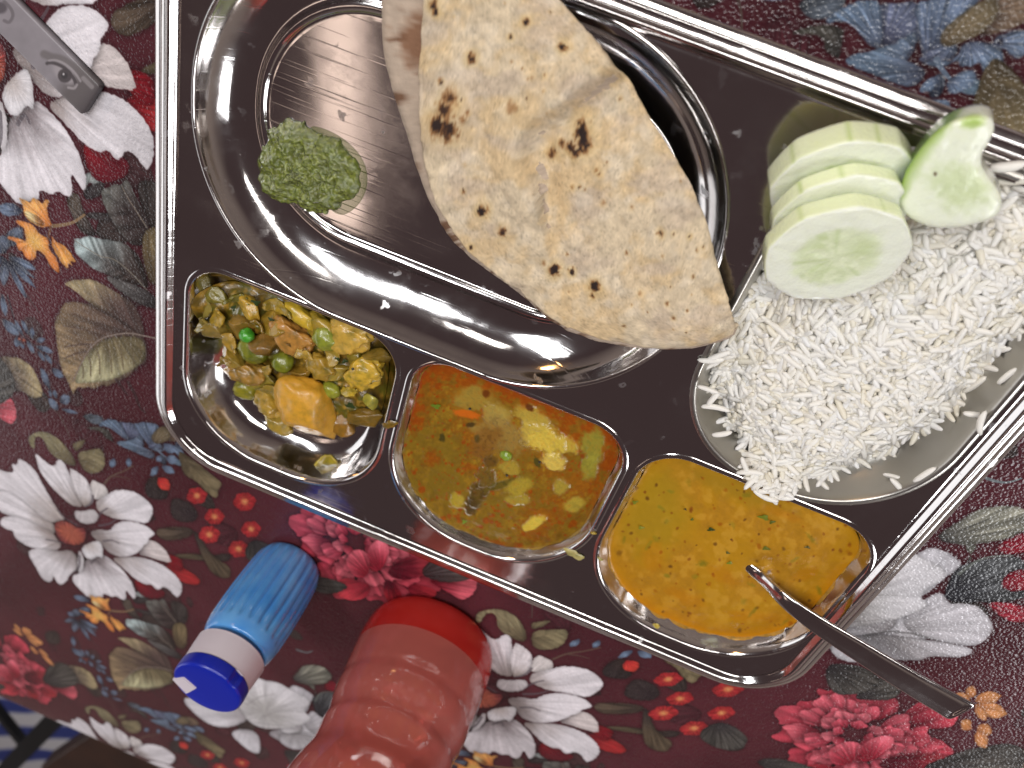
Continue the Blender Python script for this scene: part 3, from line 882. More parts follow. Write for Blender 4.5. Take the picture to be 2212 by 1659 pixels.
build_tray()
OVF = DZ - .0164                              # floor of the oval dish


def seg_dist(poly, X, Y):
    D = np.full(X.shape, 1e9)
    q = np.roll(poly, -1, 0)
    for a, b in zip(poly, q):
        e = b - a
        t = np.clip(((X - a[0]) * e[0] + (Y - a[1]) * e[1]) / max(e @ e, 1e-12), 0, 1)
        D = np.minimum(D, np.hypot(X - a[0] - t * e[0], Y - a[1] - t * e[1]))
    return np.where(pinside(poly, X, Y), D, -D)


def bowl_z(nm, X, Y):
    d = seg_dist(rrect(*BOWLS[nm])[0], X, Y)
    return DZ + np.where(d < 0, 0, np.interp(d, BOWL_PROF[:, 0], BOWL_PROF[:, 1]))


# ------------------------------------------------------------------ chapati
CHAR = [(1015, 128, 12, 1), (1212, 105, 11, 1), (1100, 82, 6, .9), (1131, 50, 9, 1), (968, 215, 20, .75), (960, 240, 24, .8), (948, 272, 30, .9), (968, 284, 26, .85), (1105, 235, 15, .4), (998, 258, 9, .5),
        (1250, 296, 22, 1), (1256, 320, 22, .95), (1228, 326, 15, .85), (1206, 320, 9, .7), (1184, 344, 13, .7), (1238, 340, 12, .8), (1040, 458, 14, 1), (1083, 503, 11, .8), (1195, 592, 13, .95), (1230, 599, 8, 1),
        (1282, 625, 13, .9), (1277, 648, 6, 1), (1172, 572, 6, .4), (1425, 510, 8, .8), (1488, 520, 5, .9), (1290, 384, 6, .6), (1284, 376, 5, .6), (1231, 413, 4, .8), (1246, 412, 4, .8), (1330, 228, 5, .7), (930, 14, 12, 1), (938, 30, 9, 1),
        (1352, 552, 4, .6), (1455, 690, 5, .6), (1440, 660, 4, .6), (995, 418, 5, .8), (1300, 448, 6, .35), (1362, 455, 6, .4), (948, 180, 6, .8), (1008, 246, 6, .5), (1010, 544, 6, .8), (1000, 360, 4, .5), (1380, 640, 6, .35), (1145, 172, 6, .4), (1220, 560, 4, .5)]


def chapati():
    root = thing('chapati', 'large folded whole wheat chapati with brown char spots, lying across the oval dish', 'flatbread', (-.03, -.10, DZ))
    zt = .040
    Lt = [(930, -190), (918, -90), (912, 0), (904, 130), (905, 260), (922, 380), (962, 475), (1010, 545), (1075, 600), (1130, 640), (1190, 690), (1260, 728), (1370, 752), (1480, 762), (1560, 757), (1583, 748)]
    Rt = [(985, -230), (1085, -115), (1185, 0), (1255, 75), (1310, 146), (1355, 220), (1400, 290), (1440, 350), (1480, 415), (1510, 485), (1530, 555), (1548, 620), (1562, 670), (1572, 705), (1580, 735), (1585, 746)]
    Lb = [(830, -190), (822, -90), (820, 0), (833, 140), (868, 260), (905, 385), (955, 490), (1000, 545), (1060, 592), (1120, 634), (1180, 688), (1255, 728), (1368, 752), (1478, 762), (1559, 757), (1583, 748)]
    NS, NT_ = 240, 110

    def prep(pts, z):
        return spl([at(*p, z)[:2] for p in pts], NS)
    A, B, C = prep(Lt, zt - .003), prep(Rt, zt - .003), prep(Lb, zt - .007)
    q_ = np.arange(NS)
    for E_, sd_ in ((A, 1), (B, 2), (C, 3)):      # slightly ragged edges
        E_ += .0011 * (np.c_[fbm(q_ / 5.0, 0 * q_, sd_, 3), fbm(q_ / 5.0, 0 * q_ + 9, sd_, 3)] - .5)
    v, par = [], []
    nb = 14
    t_top = np.linspace(0, 1, NT_)
    for s in range(NS):
        sn = s / (NS - 1)
        end = min(1, (NS - 1 - s) / 30.0) ** .6
        wd = np.hypot(*(B[s] - A[s]))
        r = .0017 * end + .0006
        e = (B[s] - A[s]) / max(wd, 1e-6)
        for t in t_top:                       # upper flap, left edge to fold
            p = A[s] + (B[s] - A[s]) * t
            v.append((p[0], p[1], 0))
            par.append((sn, t, 0))
        for a in np.linspace(0, math.pi, nb + 2)[1:-1]:   # rounded fold
            p = B[s] + e * r * math.sin(a)
            v.append((p[0], p[1], 0))
            par.append((sn, 1, a))
        for t in np.linspace(1, 0, 26):       # lower flap, back to its own edge further left
            p = C[s] + (B[s] - C[s]) * t
            v.append((p[0], p[1], 0))
            par.append((sn, t, 9))
    v, par = np.array(v), np.array(par)
    NC = NT_ + nb + 26
    X, Y = v[:, 0], v[:, 1]
    sn, t, k_ = par.T
    pxx, pyy = toimg(np.c_[X, Y, np.full(len(X), zt)])
    end = np.clip((1 - sn) * NS / 30.0, 0, 1) ** .6
    # height of the bread: puffed in the middle, a crease running in from the fold, edges lower
    u = np.sin(np.pi * np.clip(t, 0, 1))
    puff = .0024 * u * end
    crease = spl([(1345, 160), (1300, 185), (1240, 225), (1190, 262), (1150, 295), (1138, 340), (1150, 400)], 60)
    dmin = np.full(len(X), 1e9)
    side = np.zeros(len(X))
    for a, b in zip(crease[:-1], crease[1:]):
        e = b - a
        tt = np.clip(((pxx - a[0]) * e[0] + (pyy - a[1]) * e[1]) / (e @ e), 0, 1)
        d = np.hypot(pxx - a[0] - tt * e[0], pyy - a[1] - tt * e[1])
        sd = np.sign(-(e[0] * (pyy - a[1]) - e[1] * (pxx - a[0])))
        m = d < dmin
        dmin[m] = d[m]
        side[m] = sd[m]
    sdist = dmin * side                       # positive on the lower right of the crease
    puff = puff + .0030 * np.exp(-(np.minimum(sdist + 30, 400) / 45) ** 2) * (dmin < 400) - .0105 * sstep(-34, 34, sdist) * np.exp(-np.maximum(sdist, 0) / 120) * (dmin < 400)
    wav = .0046 * (fbm(X * 38, Y * 38, 3, 3) - .5) + .0030 * (fbm(X * 150, Y * 150, 8, 3) - .5) + .0004 * (fbm(X * 600, Y * 600, 9, 2) - .5)
    for x, y, r, g in CHAR:                   # blisters under the larger char marks
        if r > 8:
            puff = puff + .0006 * np.exp(-((pxx - x) ** 2 + (pyy - y) ** 2) / (1.6 * r) ** 2)
    zlow = zt - .0064 + .0015 * (fbm(X * 60, Y * 60, 21, 3) - .5)
    ztop = zt - .0035 + puff + wav
    zlow = np.minimum(zlow, ztop - .0018)
    # lower the tip to the tray
    drop = .0095 * sstep(.80, 1.0, sn)
    z = np.where(k_ == 0, ztop, zlow)
    fold = (k_ > 0) & (k_ < 9)
    z = np.where(fold, zlow + (ztop - zlow) * (0.5 + 0.5 * np.cos(np.clip(k_, 0, math.pi))), z)
    edge_dn = .0004 * np.exp(-t / .03) * (k_ == 0)
    z = z - drop - edge_dn
    z = z - .0028 * sstep(.45, .0, t) * (k_ == 9)
    v[:, 2] = z
    # colours: dusty wheat, warmer where it met the griddle, charred marks
    w = fbm(pxx / 60, pyy / 60, 30, 4)
    base = np.array([204, 186, 157.])[None] * (1 - 0) + 0
    col = base + (np.array([204, 179, 140.]) - base) * sstep(.42, .62, w)[:, None]
    gray = sstep(.5, .72, fbm(pxx / 90 + 7, pyy / 45, 44, 4))
    col = col + (np.array([190, 172, 150.]) - col) * (.8 * gray)[:, None]
    fl2 = sstep(.50, .72, fbm(pxx / 34, pyy / 34, 66, 4))
    col = col + (np.array([218, 206, 188.]) - col) * (.3 * fl2)[:, None]
    sp = fbm(pxx / 3.1, pyy / 3.1, 60, 2)
    col = col * (1 + .16 * (sp - .5))[:, None]
    col = col * (1 + .22 * (fbm(pxx / 14, pyy / 14, 61, 3) - .5))[:, None]
    fl = sstep(.74, .84, vn(pxx / 2.6, pyy / 2.6, 63))
    col = col * (1 - .10 * fl)[:, None]
    r4 = np.random.default_rng(12)
    CH = list(CHAR) + [(r4.uniform(910, 1560), r4.uniform(0, 750), r4.uniform(1.6, 4.0), r4.uniform(.3, .75)) for _ in range(70)]
    ch = np.zeros(len(X))
    halo = np.zeros(len(X))
    nzz = fbm(pxx / 9, pyy / 9, 70, 4)
    nz2 = fbm(pxx / 4, pyy / 4, 71, 3)
    for x, y, r, g in CH:
        d = np.hypot(pxx - x, (pyy - y) * .9) / r
        q = d + 1.1 * (nzz - .5) + .7 * (nz2 - .5)
        ch = np.maximum(ch, g * sstep(1.1, .25, q))
        halo = np.maximum(halo, g * sstep(2.4, .6, d + .6 * (nzz - .5)))
    top = (k_ == 0)
    ch = ch * top
    halo = halo * top
    col = col + (np.array([206, 172, 104.]) - col) * (.38 * halo)[:, None]
    brown = np.array([128, 84, 46.])
    black = np.array([42, 30, 28.])
    col = col + (brown - col) * np.clip(ch * 1.5, 0, 1)[:, None]
    col = col + (black - col) * (sstep(.45, .95, ch))[:, None]
    # lower flap: greyer, dark flecks along its rim
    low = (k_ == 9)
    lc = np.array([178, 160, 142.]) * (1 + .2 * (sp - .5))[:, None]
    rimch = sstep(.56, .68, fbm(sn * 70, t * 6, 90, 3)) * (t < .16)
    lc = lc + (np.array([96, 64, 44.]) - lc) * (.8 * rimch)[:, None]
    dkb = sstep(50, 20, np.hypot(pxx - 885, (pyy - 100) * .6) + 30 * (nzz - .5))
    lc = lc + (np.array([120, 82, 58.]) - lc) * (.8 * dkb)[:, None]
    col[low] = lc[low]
    up = slice(0, None)
    o_ = np.array([-.03, -.10, DZ])
    kf = lambda a, b: [(s * NC + i, s * NC + i + 1, (s + 1) * NC + i + 1, (s + 1) * NC + i) for s in range(NS - 1) for i in range(a, b)]
    lc_ = lin(np.clip(col, 0, 255))
    mat = tint_mat('baked_wheat_dough', rough=.82, bump=.6, bscale=800, bdist=.0006, spec=.25)
    fl_up = [q[::-1] for q in kf(0, NT_ + nb - 1)]
    fl_lo = [q[::-1] for q in kf(NT_ + nb - 1, NC - 1)]
    for nm, fc in (('upper_flap', fl_up), ('lower_flap', fl_lo)):
        ids = np.unique(np.array(fc))
        mp = -np.ones(len(v), int)
        mp[ids] = np.arange(len(ids))
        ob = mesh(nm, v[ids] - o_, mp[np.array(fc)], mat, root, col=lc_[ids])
        so = ob.modifiers.new('thick', 'SOLIDIFY')
        so.thickness = .0012
        so.offset = -1


chapati()

# ------------------------------------------------------------------ liquids and heaps: disc-like meshes filled from an outline
def fill_disc(pts, rings):
    cen = pts.mean(0)
    v = [cen]
    f = []
    n = len(pts)
    for r in range(1, rings + 1):
        v += list(cen + (pts - cen) * (r / rings))
    for i in range(n):
        f.append((0, 1 + i, 1 + (i + 1) % n))
    for r in range(rings - 1):
        for i in range(n):
            j = (i + 1) % n
            a, b = 1 + r * n, 1 + (r + 1) * n
            f.append((a + i, b + i, b + j, a + j))
    return np.array(v), f


def resample(p, n):
    q = np.vstack([p, p[:1]])
    L = np.r_[0, np.cumsum(np.hypot(*np.diff(q, axis=0).T))]
    t = np.linspace(0, L[-1], n + 1)[:-1]
    return np.c_[np.interp(t, L, q[:, 0]), np.interp(t, L, q[:, 1])]


def mixc(c, d, m):
    return c + (np.array(d, float) - c) * np.clip(m, 0, 1)[:, None]


def blobm(px, py, x, y, rx, ry, ang=0, nz=0, soft=.25):
    a = math.radians(ang)
    dx, dy = px - x, py - y
    u, w = dx * math.cos(a) + dy * math.sin(a), -dx * math.sin(a) + dy * math.cos(a)
    d = np.hypot(u / rx, w / ry) + nz
    return sstep(1 + soft, 1 - soft, d)


DALZ = DZ - .0084


def dal():
    p, n = rrect(*BOWLS['dal'])
    d = np.interp(-.0081, BOWL_PROF[::-1, 1], BOWL_PROF[::-1, 0])
    pts = resample(p + n * (d + .0001), 380)
    v, f = fill_disc(pts, 150)
    X, Y = v.T
    px, py = toimg(np.c_[X, Y, np.full(len(X), DALZ)])
    dist = seg_dist(pts, X, Y)
    z = DALZ + .0007 * np.exp(-np.maximum(dist, 0) / .0012) + 0.0008 * (fbm(X * 130, Y * 130, 5, 3) - .5) + .0002 * (fbm(X * 500, Y * 500, 6, 3) - .5)
    w1, w2, w3 = fbm(px / 70, py / 70, 1), fbm(px / 18, py / 18, 2), fbm(px / 5, py / 5, 4, 3)
    c = np.array([172, 122, 28.])[None] * (1 + .14 * (w2 - .5) + .10 * (w3 - .5))[:, None]
    c = mixc(c, (176, 128, 22), sstep(.45, .65, w1) * .8)
    c = mixc(c, (194, 146, 52), .5 * sstep(.52, .7, w2))
    c = mixc(c, (160, 128, 26), .8 * blobm(px, py, 1400, 1100, 80, 90, 0, .5 * (w2 - .5), .5))
    c = mixc(c, (150, 116, 26), .7 * blobm(px, py, 1600, 1050, 120, 30, 20, .8 * (w2 - .5), .5))
    c = mixc(c, (196, 120, 4), .85 * np.exp(-np.maximum(dist, 0) / .0045) * sstep(1150, 1320, py))
    c = mixc(c, (190, 130, 10), .5 * np.exp(-np.maximum(dist, 0) / .003))
    r2 = np.random.default_rng(3)
    for _ in range(170):
        x, y = r2.uniform(1320, 1850), r2.uniform(1000, 1370)
        r = r2.uniform(1.4, 3.6) * (1.5 if r2.random() < .12 else 1)
        col = [(120, 62, 14), (96, 60, 18), (150, 84, 10)][r2.integers(3)]
        c = mixc(c, col, r2.uniform(.4, .9) * blobm(px, py, x, y, r * r2.uniform(.8, 1.6), r, r2.uniform(0, 180), .5 * (w3 - .5), .5))
    for _ in range(60):                       # half dissolved lentils
        x, y, r = r2.uniform(1320, 1850), r2.uniform(1000, 1370), r2.uniform(3, 7)
        m_ = blobm(px, py, x, y, r * 1.5, r, r2.uniform(0, 180), .5 * (w3 - .5), .5)
        c = mixc(c, (194, 146, 54), .28 * m_)
        z = z + .00012 * m_
    for x, y, rx, ry, a in ((1480, 1290, 40, 14, 20), (1620, 1330, 50, 12, 5), (1740, 1240, 30, 12, -30), (1410, 1200, 20, 30, 0), (1560, 1240, 34, 16, 30), (1690, 1110, 40, 9, 22)):
        c = mixc(c, (184, 112, 10), .35 * blobm(px, py, x, y, rx, ry, a, 1.0 * (w2 - .5), .5))
    for _ in range(26):                       # leaf bits below the surface
        x, y = r2.uniform(1330, 1830), r2.uniform(1010, 1350)
        c = mixc(c, [(104, 104, 22), (128, 118, 28)][r2.integers(2)], r2.uniform(.35, .7) * blobm(px, py, x, y, r2.uniform(6, 14), r2.uniform(3, 6), r2.uniform(0, 180), 1.2 * (w3 - .5), .6))
    dd = np.hypot(px - 1644, py - 1246)
    z = z + .0009 * np.exp(-(dd / 16) ** 2) - .0004 * np.exp(-((dd - 34) / 10) ** 2)
    o = mesh('dal', np.c_[v, z], f, tint_mat('yellow_dal', rough=.3, bump=.25, bscale=700, bdist=.0003, coat=.35, spec=.4, sss=.0), col=lin(np.clip(c, 0, 255)))
    tag(o, 'thick yellow orange dal with brown and green flecks, filling the bowl that holds the spoon', 'lentil dal')
    # coriander bits on top
    i = 0
    LB = ['largest dark green coriander fleck near the middle of the dal', 'small green fleck left of the largest dark fleck on the dal', 'long pale green leaf strip at the top of the dal', 'short green fleck touching the long pale strip on the dal', 'pale green fleck just above the spoon tip, left side, on the dal', 'dull green fleck close below the largest dark fleck on the dal', 'olive fleck near the upper right rim of the dal', 'light green fleck, lower of the pair at the left rim of the dal', 'dark green fleck, upper of the pair at the left rim of the dal', 'pale fleck right of the pair at the left rim of the dal', 'tiny black speck at the upper left of the dal', 'green fleck above and right of the spoon tip on the dal']
    for lb, (x, y, s, a, cc) in zip(LB, [(1536, 1144, 9, 30, (52, 66, 20)), (1495, 1122, 5, 80, (84, 100, 28)), (1650, 1118, 12, 10, (110, 118, 30)), (1668, 1128, 7, 60, (90, 96, 26)), (1576, 1216, 7, 50, (120, 128, 34)), (1572, 1194, 5, 0, (84, 84, 24)), (1744, 1182, 6, 20, (78, 76, 26)), (1372, 1085, 8, 60, (120, 124, 34)), (1352, 1075, 8, 10, (82, 96, 26)), (1385, 1140, 8, 40, (130, 132, 40)), (1480, 1100, 4, 0, (40, 40, 16)), (1655, 1185, 9, 20, (100, 104, 30))]):
        leaf_bit('coriander_bit', x, y, DALZ + .0006, s, a, cc, lb, 'coriander flecks on the dal')


def leaf_bit(name, x, y, z, s, ang, colr, label, group, cat='herb'):
    c = at(x, y, z)
    r = s * .00019
    v, f = [(0, 0, .0003)], []
    n = 11
    rr = np.random.default_rng(int(x * 7 + y))
    for ring in (.55, 1.0):
        for i in range(n):
            a = 6.283 * i / n
            q = r * ring * (1 + .35 * math.sin(3 * a + x) + rr.uniform(-.15, .15))
            v.append((q * math.cos(a), q * .62 * math.sin(a), .0003 * (1 - ring) + rr.uniform(-.0001, .0002)))
    f = [(0, 1 + i, 1 + (i + 1) % n) for i in range(n)] + [(1 + i, 1 + n + i, 1 + n + (i + 1) % n, 1 + (i + 1) % n) for i in range(n)]
    key = 'leaf_%d_%d_%d' % colr
    m = bpy.data.materials.get(key) or plain(key, colr, rough=.35).m
    o = mesh(name, v, f, m)
    o.location = c
    o.rotation_euler.z = math.radians(ang)
    tag(o, label, cat, group)
    return o


KURZ = DZ - .0062


def kurma():
    p, n = rrect(*BOWLS['mid'])
    d = np.interp(-.0059, BOWL_PROF[::-1, 1], BOWL_PROF[::-1, 0])
    pts = resample(p + n * (d + .0001), 400)
    v, f = fill_disc(pts, 160)
    X, Y = v.T
    px, py = toimg(np.c_[X, Y, np.full(len(X), KURZ)])
    dist = seg_dist(pts, X, Y)
    w1, w2, w3 = fbm(px / 45, py / 45, 101), fbm(px / 14, py / 14, 102), fbm(px / 5, py / 5, 103, 3)
    z = KURZ + .0006 * np.exp(-np.maximum(dist, 0) / .001) + .0012 * (fbm(X * 140, Y * 140, 15, 3) - .5) + .0003 * (fbm(X * 500, Y * 500, 16, 3) - .5)
    c = np.array([130, 98, 24.])[None] * (1 + .3 * (w2 - .5) + .32 * (w3 - .5))[:, None]
    c = mixc(c, (118, 94, 24), .7 * sstep(.45, .65, w1))
    oil = np.zeros(len(X))
    for q in [(1000, 815, 110, 26, 12, .9), (900, 880, 26, 70, 12, .9), (1150, 870, 130, 24, 22, .9), (1260, 930, 70, 46, 30, .95), (1040, 925, 60, 60, 40, .6), (1300, 1010, 30, 80, 10, .7), (1130, 960, 90, 50, 30, .35), (1240, 1040, 60, 40, 0, .55), (1180, 1100, 70, 40, 20, .6), (1090, 1180, 70, 10, 8, .95), (1160, 1140, 40, 30, 0, .6), (1290, 1090, 20, 60, 15, .5), (1010, 860, 60, 30, 0, .45), (935, 990, 18, 22, 0, .9), (1015, 1012, 18, 12, 10, .9), (1210, 1010, 50, 50, 0, .5)]:
        oil = np.maximum(oil, q[5] * blobm(px, py, *q[:5], 1.6 * (w2 - .5) + 1.0 * (w1 - .5) + .6 * (w3 - .5), .3))
    rim_ = np.exp(-np.maximum(dist, 0) / .0075) * sstep(1010, 900, py - .42 * (px - 1100))
    oil = np.maximum(oil, .95 * sstep(.25, .6, rim_ + .5 * (w2 - .5)))
    r2 = np.random.default_rng(8)
    drops = np.zeros(len(X))
    for _ in range(1100):
        x, y = r2.uniform(850, 1340), r2.uniform(790, 1210)
        r = r2.choice([1.5, 2.2, 3.2, 5.0, 8.0], p=[.45, .27, .17, .08, .03])
        dd = np.hypot(px - x, py - y) / r
        drops = np.maximum(drops, sstep(1.15, .75, dd))
    oil = oil * (.25 + .75 * sstep(.36, .56, w2)) * (.68 + .32 * np.exp(-np.maximum(dist, 0) / .012))
    oil = np.maximum(oil, .85 * drops)
    c = mixc(c, (140, 62, 4), oil)
    c = mixc(c, (176, 104, 20), .35 * oil * sstep(.5, .7, w3))
    c = mixc(c, (140, 58, 6), oil * .8 * np.exp(-np.maximum(dist, 0) / .005) * sstep(1100, 900, py))
    cl = np.zeros(len(X))
    for x, y, rx, ry, a, hgt, col in [(1170, 945, 52, 28, 25, .0022, (222, 196, 80)), (1195, 998, 26, 18, 20, .0022, (222, 196, 92)), (1155, 1128, 30, 13, -32, .002, (222, 198, 76)), (1283, 965, 24, 36, 0, .0010, (146, 138, 50)), (1275, 1010, 18, 30, 10, .001, (150, 142, 50)), (987, 1082, 16, 16, 0, .0012, (176, 154, 50)), (1212, 1050, 16, 18, 0, .0014, (170, 150, 56)), (1072, 895, 32, 22, 20, .0010, (172, 150, 74)), (1120, 1080, 26, 12, 0, .0010, (166, 146, 56)), (1080, 940, 60, 40, 20, .0005, (150, 122, 60)), (1020, 860, 40, 26, 0, .0004, (158, 132, 54)), (1050, 960, 30, 40, 30, .0005, (124, 84, 30)), (1060, 995, 16, 14, 0, .0008, (92, 66, 24)), (1035, 1060, 18, 30, 25, .0012, (84, 66, 24)), (1050, 1030, 20, 20, 0, .0016, (104, 82, 30)), (1085, 1045, 36, 8, -18, .0006, (92, 80, 24)), (1018, 1090, 14, 20, 0, .0010, (72, 56, 22)), (1240, 1090, 26, 14, -10, .0008, (176, 154, 56)), (1150, 900, 36, 20, 25, .0012, (186, 160, 66)), (1100, 1010, 22, 14, 10, .0010, (170, 146, 54)), (1120, 1050, 28, 16, -20, .0010, (172, 150, 50)), (1225, 960, 26, 18, 20, .0014, (196, 170, 66)), (1300, 1125, 14, 14, 0, .0006, (150, 136, 50))]:
        m = blobm(px, py, x, y, rx, ry, a, .8 * (w2 - .5) + .4 * (w3 - .5), .3)
        z = z + .6 * hgt * m * (.7 + .6 * w3)
        c = mixc(c, col, .82 * m * (.75 + .5 * w3))
        c = mixc(c, np.array(col) * .8, .6 * m * sstep(.5, .7, w3))
        cl = np.maximum(cl, m)
    for x, y, rx, ry, a, col in [(1017, 918, 10, 5, -10, (70, 52, 20)), (955, 946, 6, 9, 0, (62, 56, 20)), (1032, 946, 6, 8, 0, (84, 66, 22)), (1008, 895, 30, 8, 10, (196, 96, 20)), (1145, 880, 10, 6, 30, (90, 44, 10)), (1050, 850, 8, 8, 0, (98, 48, 10)), (1330, 1040, 6, 20, 0, (140, 60, 6)), (1160, 1000, 6, 12, -30, (70, 66, 24)), (1258, 985, 5, 5, 0, (130, 64, 10))]:
        c = mixc(c, col, .9 * blobm(px, py, x, y, rx, ry, a, .6 * (w3 - .5), .3))
    mat = tint_mat('oily_vegetable_gravy', rough=.28, bump=.5, bscale=1000, bdist=.0003, coat=.2, spec=.45)
    o = mesh('vegetable_kurma', np.c_[v, z], f, mat, col=lin(np.clip(c, 0, 255)))
    tag(o, 'oily olive and orange mixed vegetable gravy filling the middle bottom bowl', 'vegetable gravy')
    for x, y, s, lb in ((1015, 883, 3.4, 'at the upper left of the'), (1133, 915, 4.0, 'left of the big potato lump in the'), (1166, 998, 3.6, 'below the big potato lump in the'), (1095, 1027, 3.6, 'right of the dark spice clump in the')):
        seed_ball('mustard_seed', at(x, y, KURZ + .0008), s * .00019, (30, 24, 20), 'black mustard seed ' + lb + ' oily gravy', 'mustard seeds in the gravy')
    leaf_bit('coriander_sprig', 942, 878, KURZ + .0009, 12, 20, (98, 118, 30), 'small green coriander leaf at the upper left of the oily gravy', None)
    leaf_bit('coriander_sprig', 1003, 1127, KURZ + .0009, 9, 70, (112, 136, 40), 'small green coriander leaf at the lower left of the oily gravy', None)
    pea('gravy_pea', at(1093, 984, KURZ + .0006), .0030, (132, 156, 44), 'pale green pea half sunk in the middle of the oily gravy', None)


_mat_cache = {}


def cmat(colr, rough=.34, coat=.35, sss=.25, mott=1.0):
    key = (colr, rough, coat, sss, mott)
    if key not in _mat_cache:
        k = NT('food_%d_%d_%d' % colr)
        c = k.coord()
        a = lin(colr)
        nz = k.noise(c, 220, 4, .6)
        k.l(k.ramp(nz.outputs['Fac'], [(.3, tuple(a * (1 - mott * (1 - np.array([.5, .6, .6]))))), (.5, tuple(a)), (.72, tuple(np.minimum(a * (1 + .3 * mott), 1)))]), k.b.inputs['Base Color'])
        k.set(Roughness=rough)
        k.b.inputs['Coat Weight'].default_value = coat
        k.b.inputs['Coat Roughness'].default_value = .1
        if sss:
            k.b.inputs['Subsurface Weight'].default_value = sss
            k.b.inputs['Subsurface Scale'].default_value = .0025
            k.b.inputs['Subsurface Radius'].default_value = (1, .7, .3)
        n2 = k.noise(c, 900, 4, .65)
        k.l(k.bump(n2.outputs['Fac'], .5, .0004), k.b.inputs['Normal'])
        _mat_cache[key] = k.m
    return _mat_cache[key]


def seed_ball(name, c, r, colr, label, group):
    bm = bmesh.new()
    bmesh.ops.create_icosphere(bm, subdivisions=2, radius=r)
    o = bm_obj(name, bm, cmat(colr, .3, .3, 0))
    o.location = c
    tag(o, label, 'spice seed', group)
    return o


def pea(name, c, r, colr, label, group, flat=.72):
    bm = bmesh.new()
    bmesh.ops.create_uvsphere(bm, u_segments=24, v_segments=16, radius=r)
    for v in bm.verts:
        d = v.co.normalized()
        q = mnoise.noise(d * 2.2 + Vector(c) * 90)
        w = mnoise.noise(d * 6 + Vector(c) * 50)
        v.co *= 1 + .16 * q + .07 * w
        v.co.z *= flat
    o = bm_obj(name, bm, cmat(colr, .3, .5, .2))
    o.location = c
    o.rotation_euler = (random.uniform(-.5, .5), random.uniform(-.5, .5), random.uniform(0, 6))
    tag(o, label, 'pea', group)
    return o


def chunk(name, c, size, colr, label, cat, group=None, rot=0, planes=6, rough=.06, seed=0, tilt=(0, 0), mat=None, lo=.42):
    """irregular lump: a sphere cut by random planes, edges kept soft, crumbly relief"""
    rs = random.Random(seed * 13 + 7)
    bm = bmesh.new()
    bmesh.ops.create_icosphere(bm, subdivisions=4, radius=1.0)
    pls = []
    for _ in range(planes):
        d = Vector((rs.gauss(0, 1), rs.gauss(0, 1), rs.gauss(0, 1))).normalized()
        pls.append((d, rs.uniform(lo, lo + .34)))
    for v in bm.verts:
        p = v.co.copy()
        for d, h in pls:
            q = p.dot(d)
            if q > h:
                p -= d * (q - h) * .94
        nn = mnoise.fractal(p * 2.3 + Vector((seed, 0, 0)), 1.0, 2.0, 4)
        n2 = mnoise.fractal(p * 7.5 + Vector((0, seed, 0)), 1.0, 2.0, 3)
        p *= 1 + rough * 1.6 * nn + rough * .5 * n2
        v.co = Vector((p.x * size[0], p.y * size[1], p.z * size[2]))
    o = bm_obj(name, bm, mat or cmat(colr))
    o.location = c
    o.rotation_euler = (tilt[0], tilt[1], rot)
    tag(o, label, cat, group)
    return o


def shred(name, c, L, wd, colr, label, cat, group, rot=0, curl=1.0, seed=0, tilt=(0, 0)):
    """torn piece of cooked cabbage: ragged outline, curled, with thickness"""
    rs = np.random.default_rng(seed + 100)
    nk = rs.integers(6, 9)
    an = np.sort(np.linspace(0, 6.283, nk, endpoint=False) + rs.uniform(-.35, .35, nk))
    rad = rs.uniform(.62, 1.15, nk)
    key = np.c_[L / 2 * rad * np.cos(an), wd / 2 * rad * np.sin(an)]
    pts = resample(key, 60)
    pts = pts + .0007 * (np.c_[fbm(pts[:, 0] * 900, pts[:, 1] * 900, seed, 2), fbm(pts[:, 0] * 900 + 5, pts[:, 1] * 900, seed + 1, 2)] - .5) * 2
    v, f = fill_disc(pts, 10)
    x, y = v.T
    a = rs.uniform(0, 3.1)
    u_, w_ = x * math.cos(a) + y * math.sin(a), -x * math.sin(a) + y * math.cos(a)
    z = curl * (u_ * u_) / L * .9 - .5 * curl * w_ * w_ / L + .0012 * (fbm(x * 260 + seed, y * 260, seed, 3) - .5)
    o = mesh(name, np.c_[v, z], f, cmat(colr))
    so = o.modifiers.new('thick', 'SOLIDIFY')
    so.thickness = .0013
    so.offset = 0
    o.location = c
    o.rotation_euler = (tilt[0], tilt[1], rot)
    tag(o, label, cat, group)
    return o


def wall_film(name, bowl, z0, hmax, colr, seed, label, cat):
    """thin uneven film left on the bowl wall above the liquid"""
    p, n = rrect(*BOWLS[bowl])
    p2 = resample(p, 420)
    # inward normals of the resampled outline
    tn = np.roll(p2, -1, 0) - np.roll(p2, 1, 0)
    tn /= np.hypot(*tn.T)[:, None]
    nn = np.c_[-tn[:, 1], tn[:, 0]]
    if ((p2.mean(0) - p2) * nn).sum() < 0:
        nn = -nn
    v = []
    rows = 6
    top = hmax * np.clip(fbm(p2[:, 0] * 130, p2[:, 1] * 130, seed, 4) * 2.6 - .75, .02, 1)
    for r in range(rows):
        zz = z0 - .0004 + (top + .0004) * r / (rows - 1)
        dd = np.interp(zz - DZ, BOWL_PROF[::-1, 1], BOWL_PROF[::-1, 0])
        q = p2 + nn * (dd + .00022 * (1 - (r / (rows - 1)) ** 2) + .00006)[:, None]
        v += list(np.c_[q, zz])
    o = mesh(name, v, ring_faces(len(p2), rows), cmat(colr, .35, .3, 0))
    tag(o, label, cat)


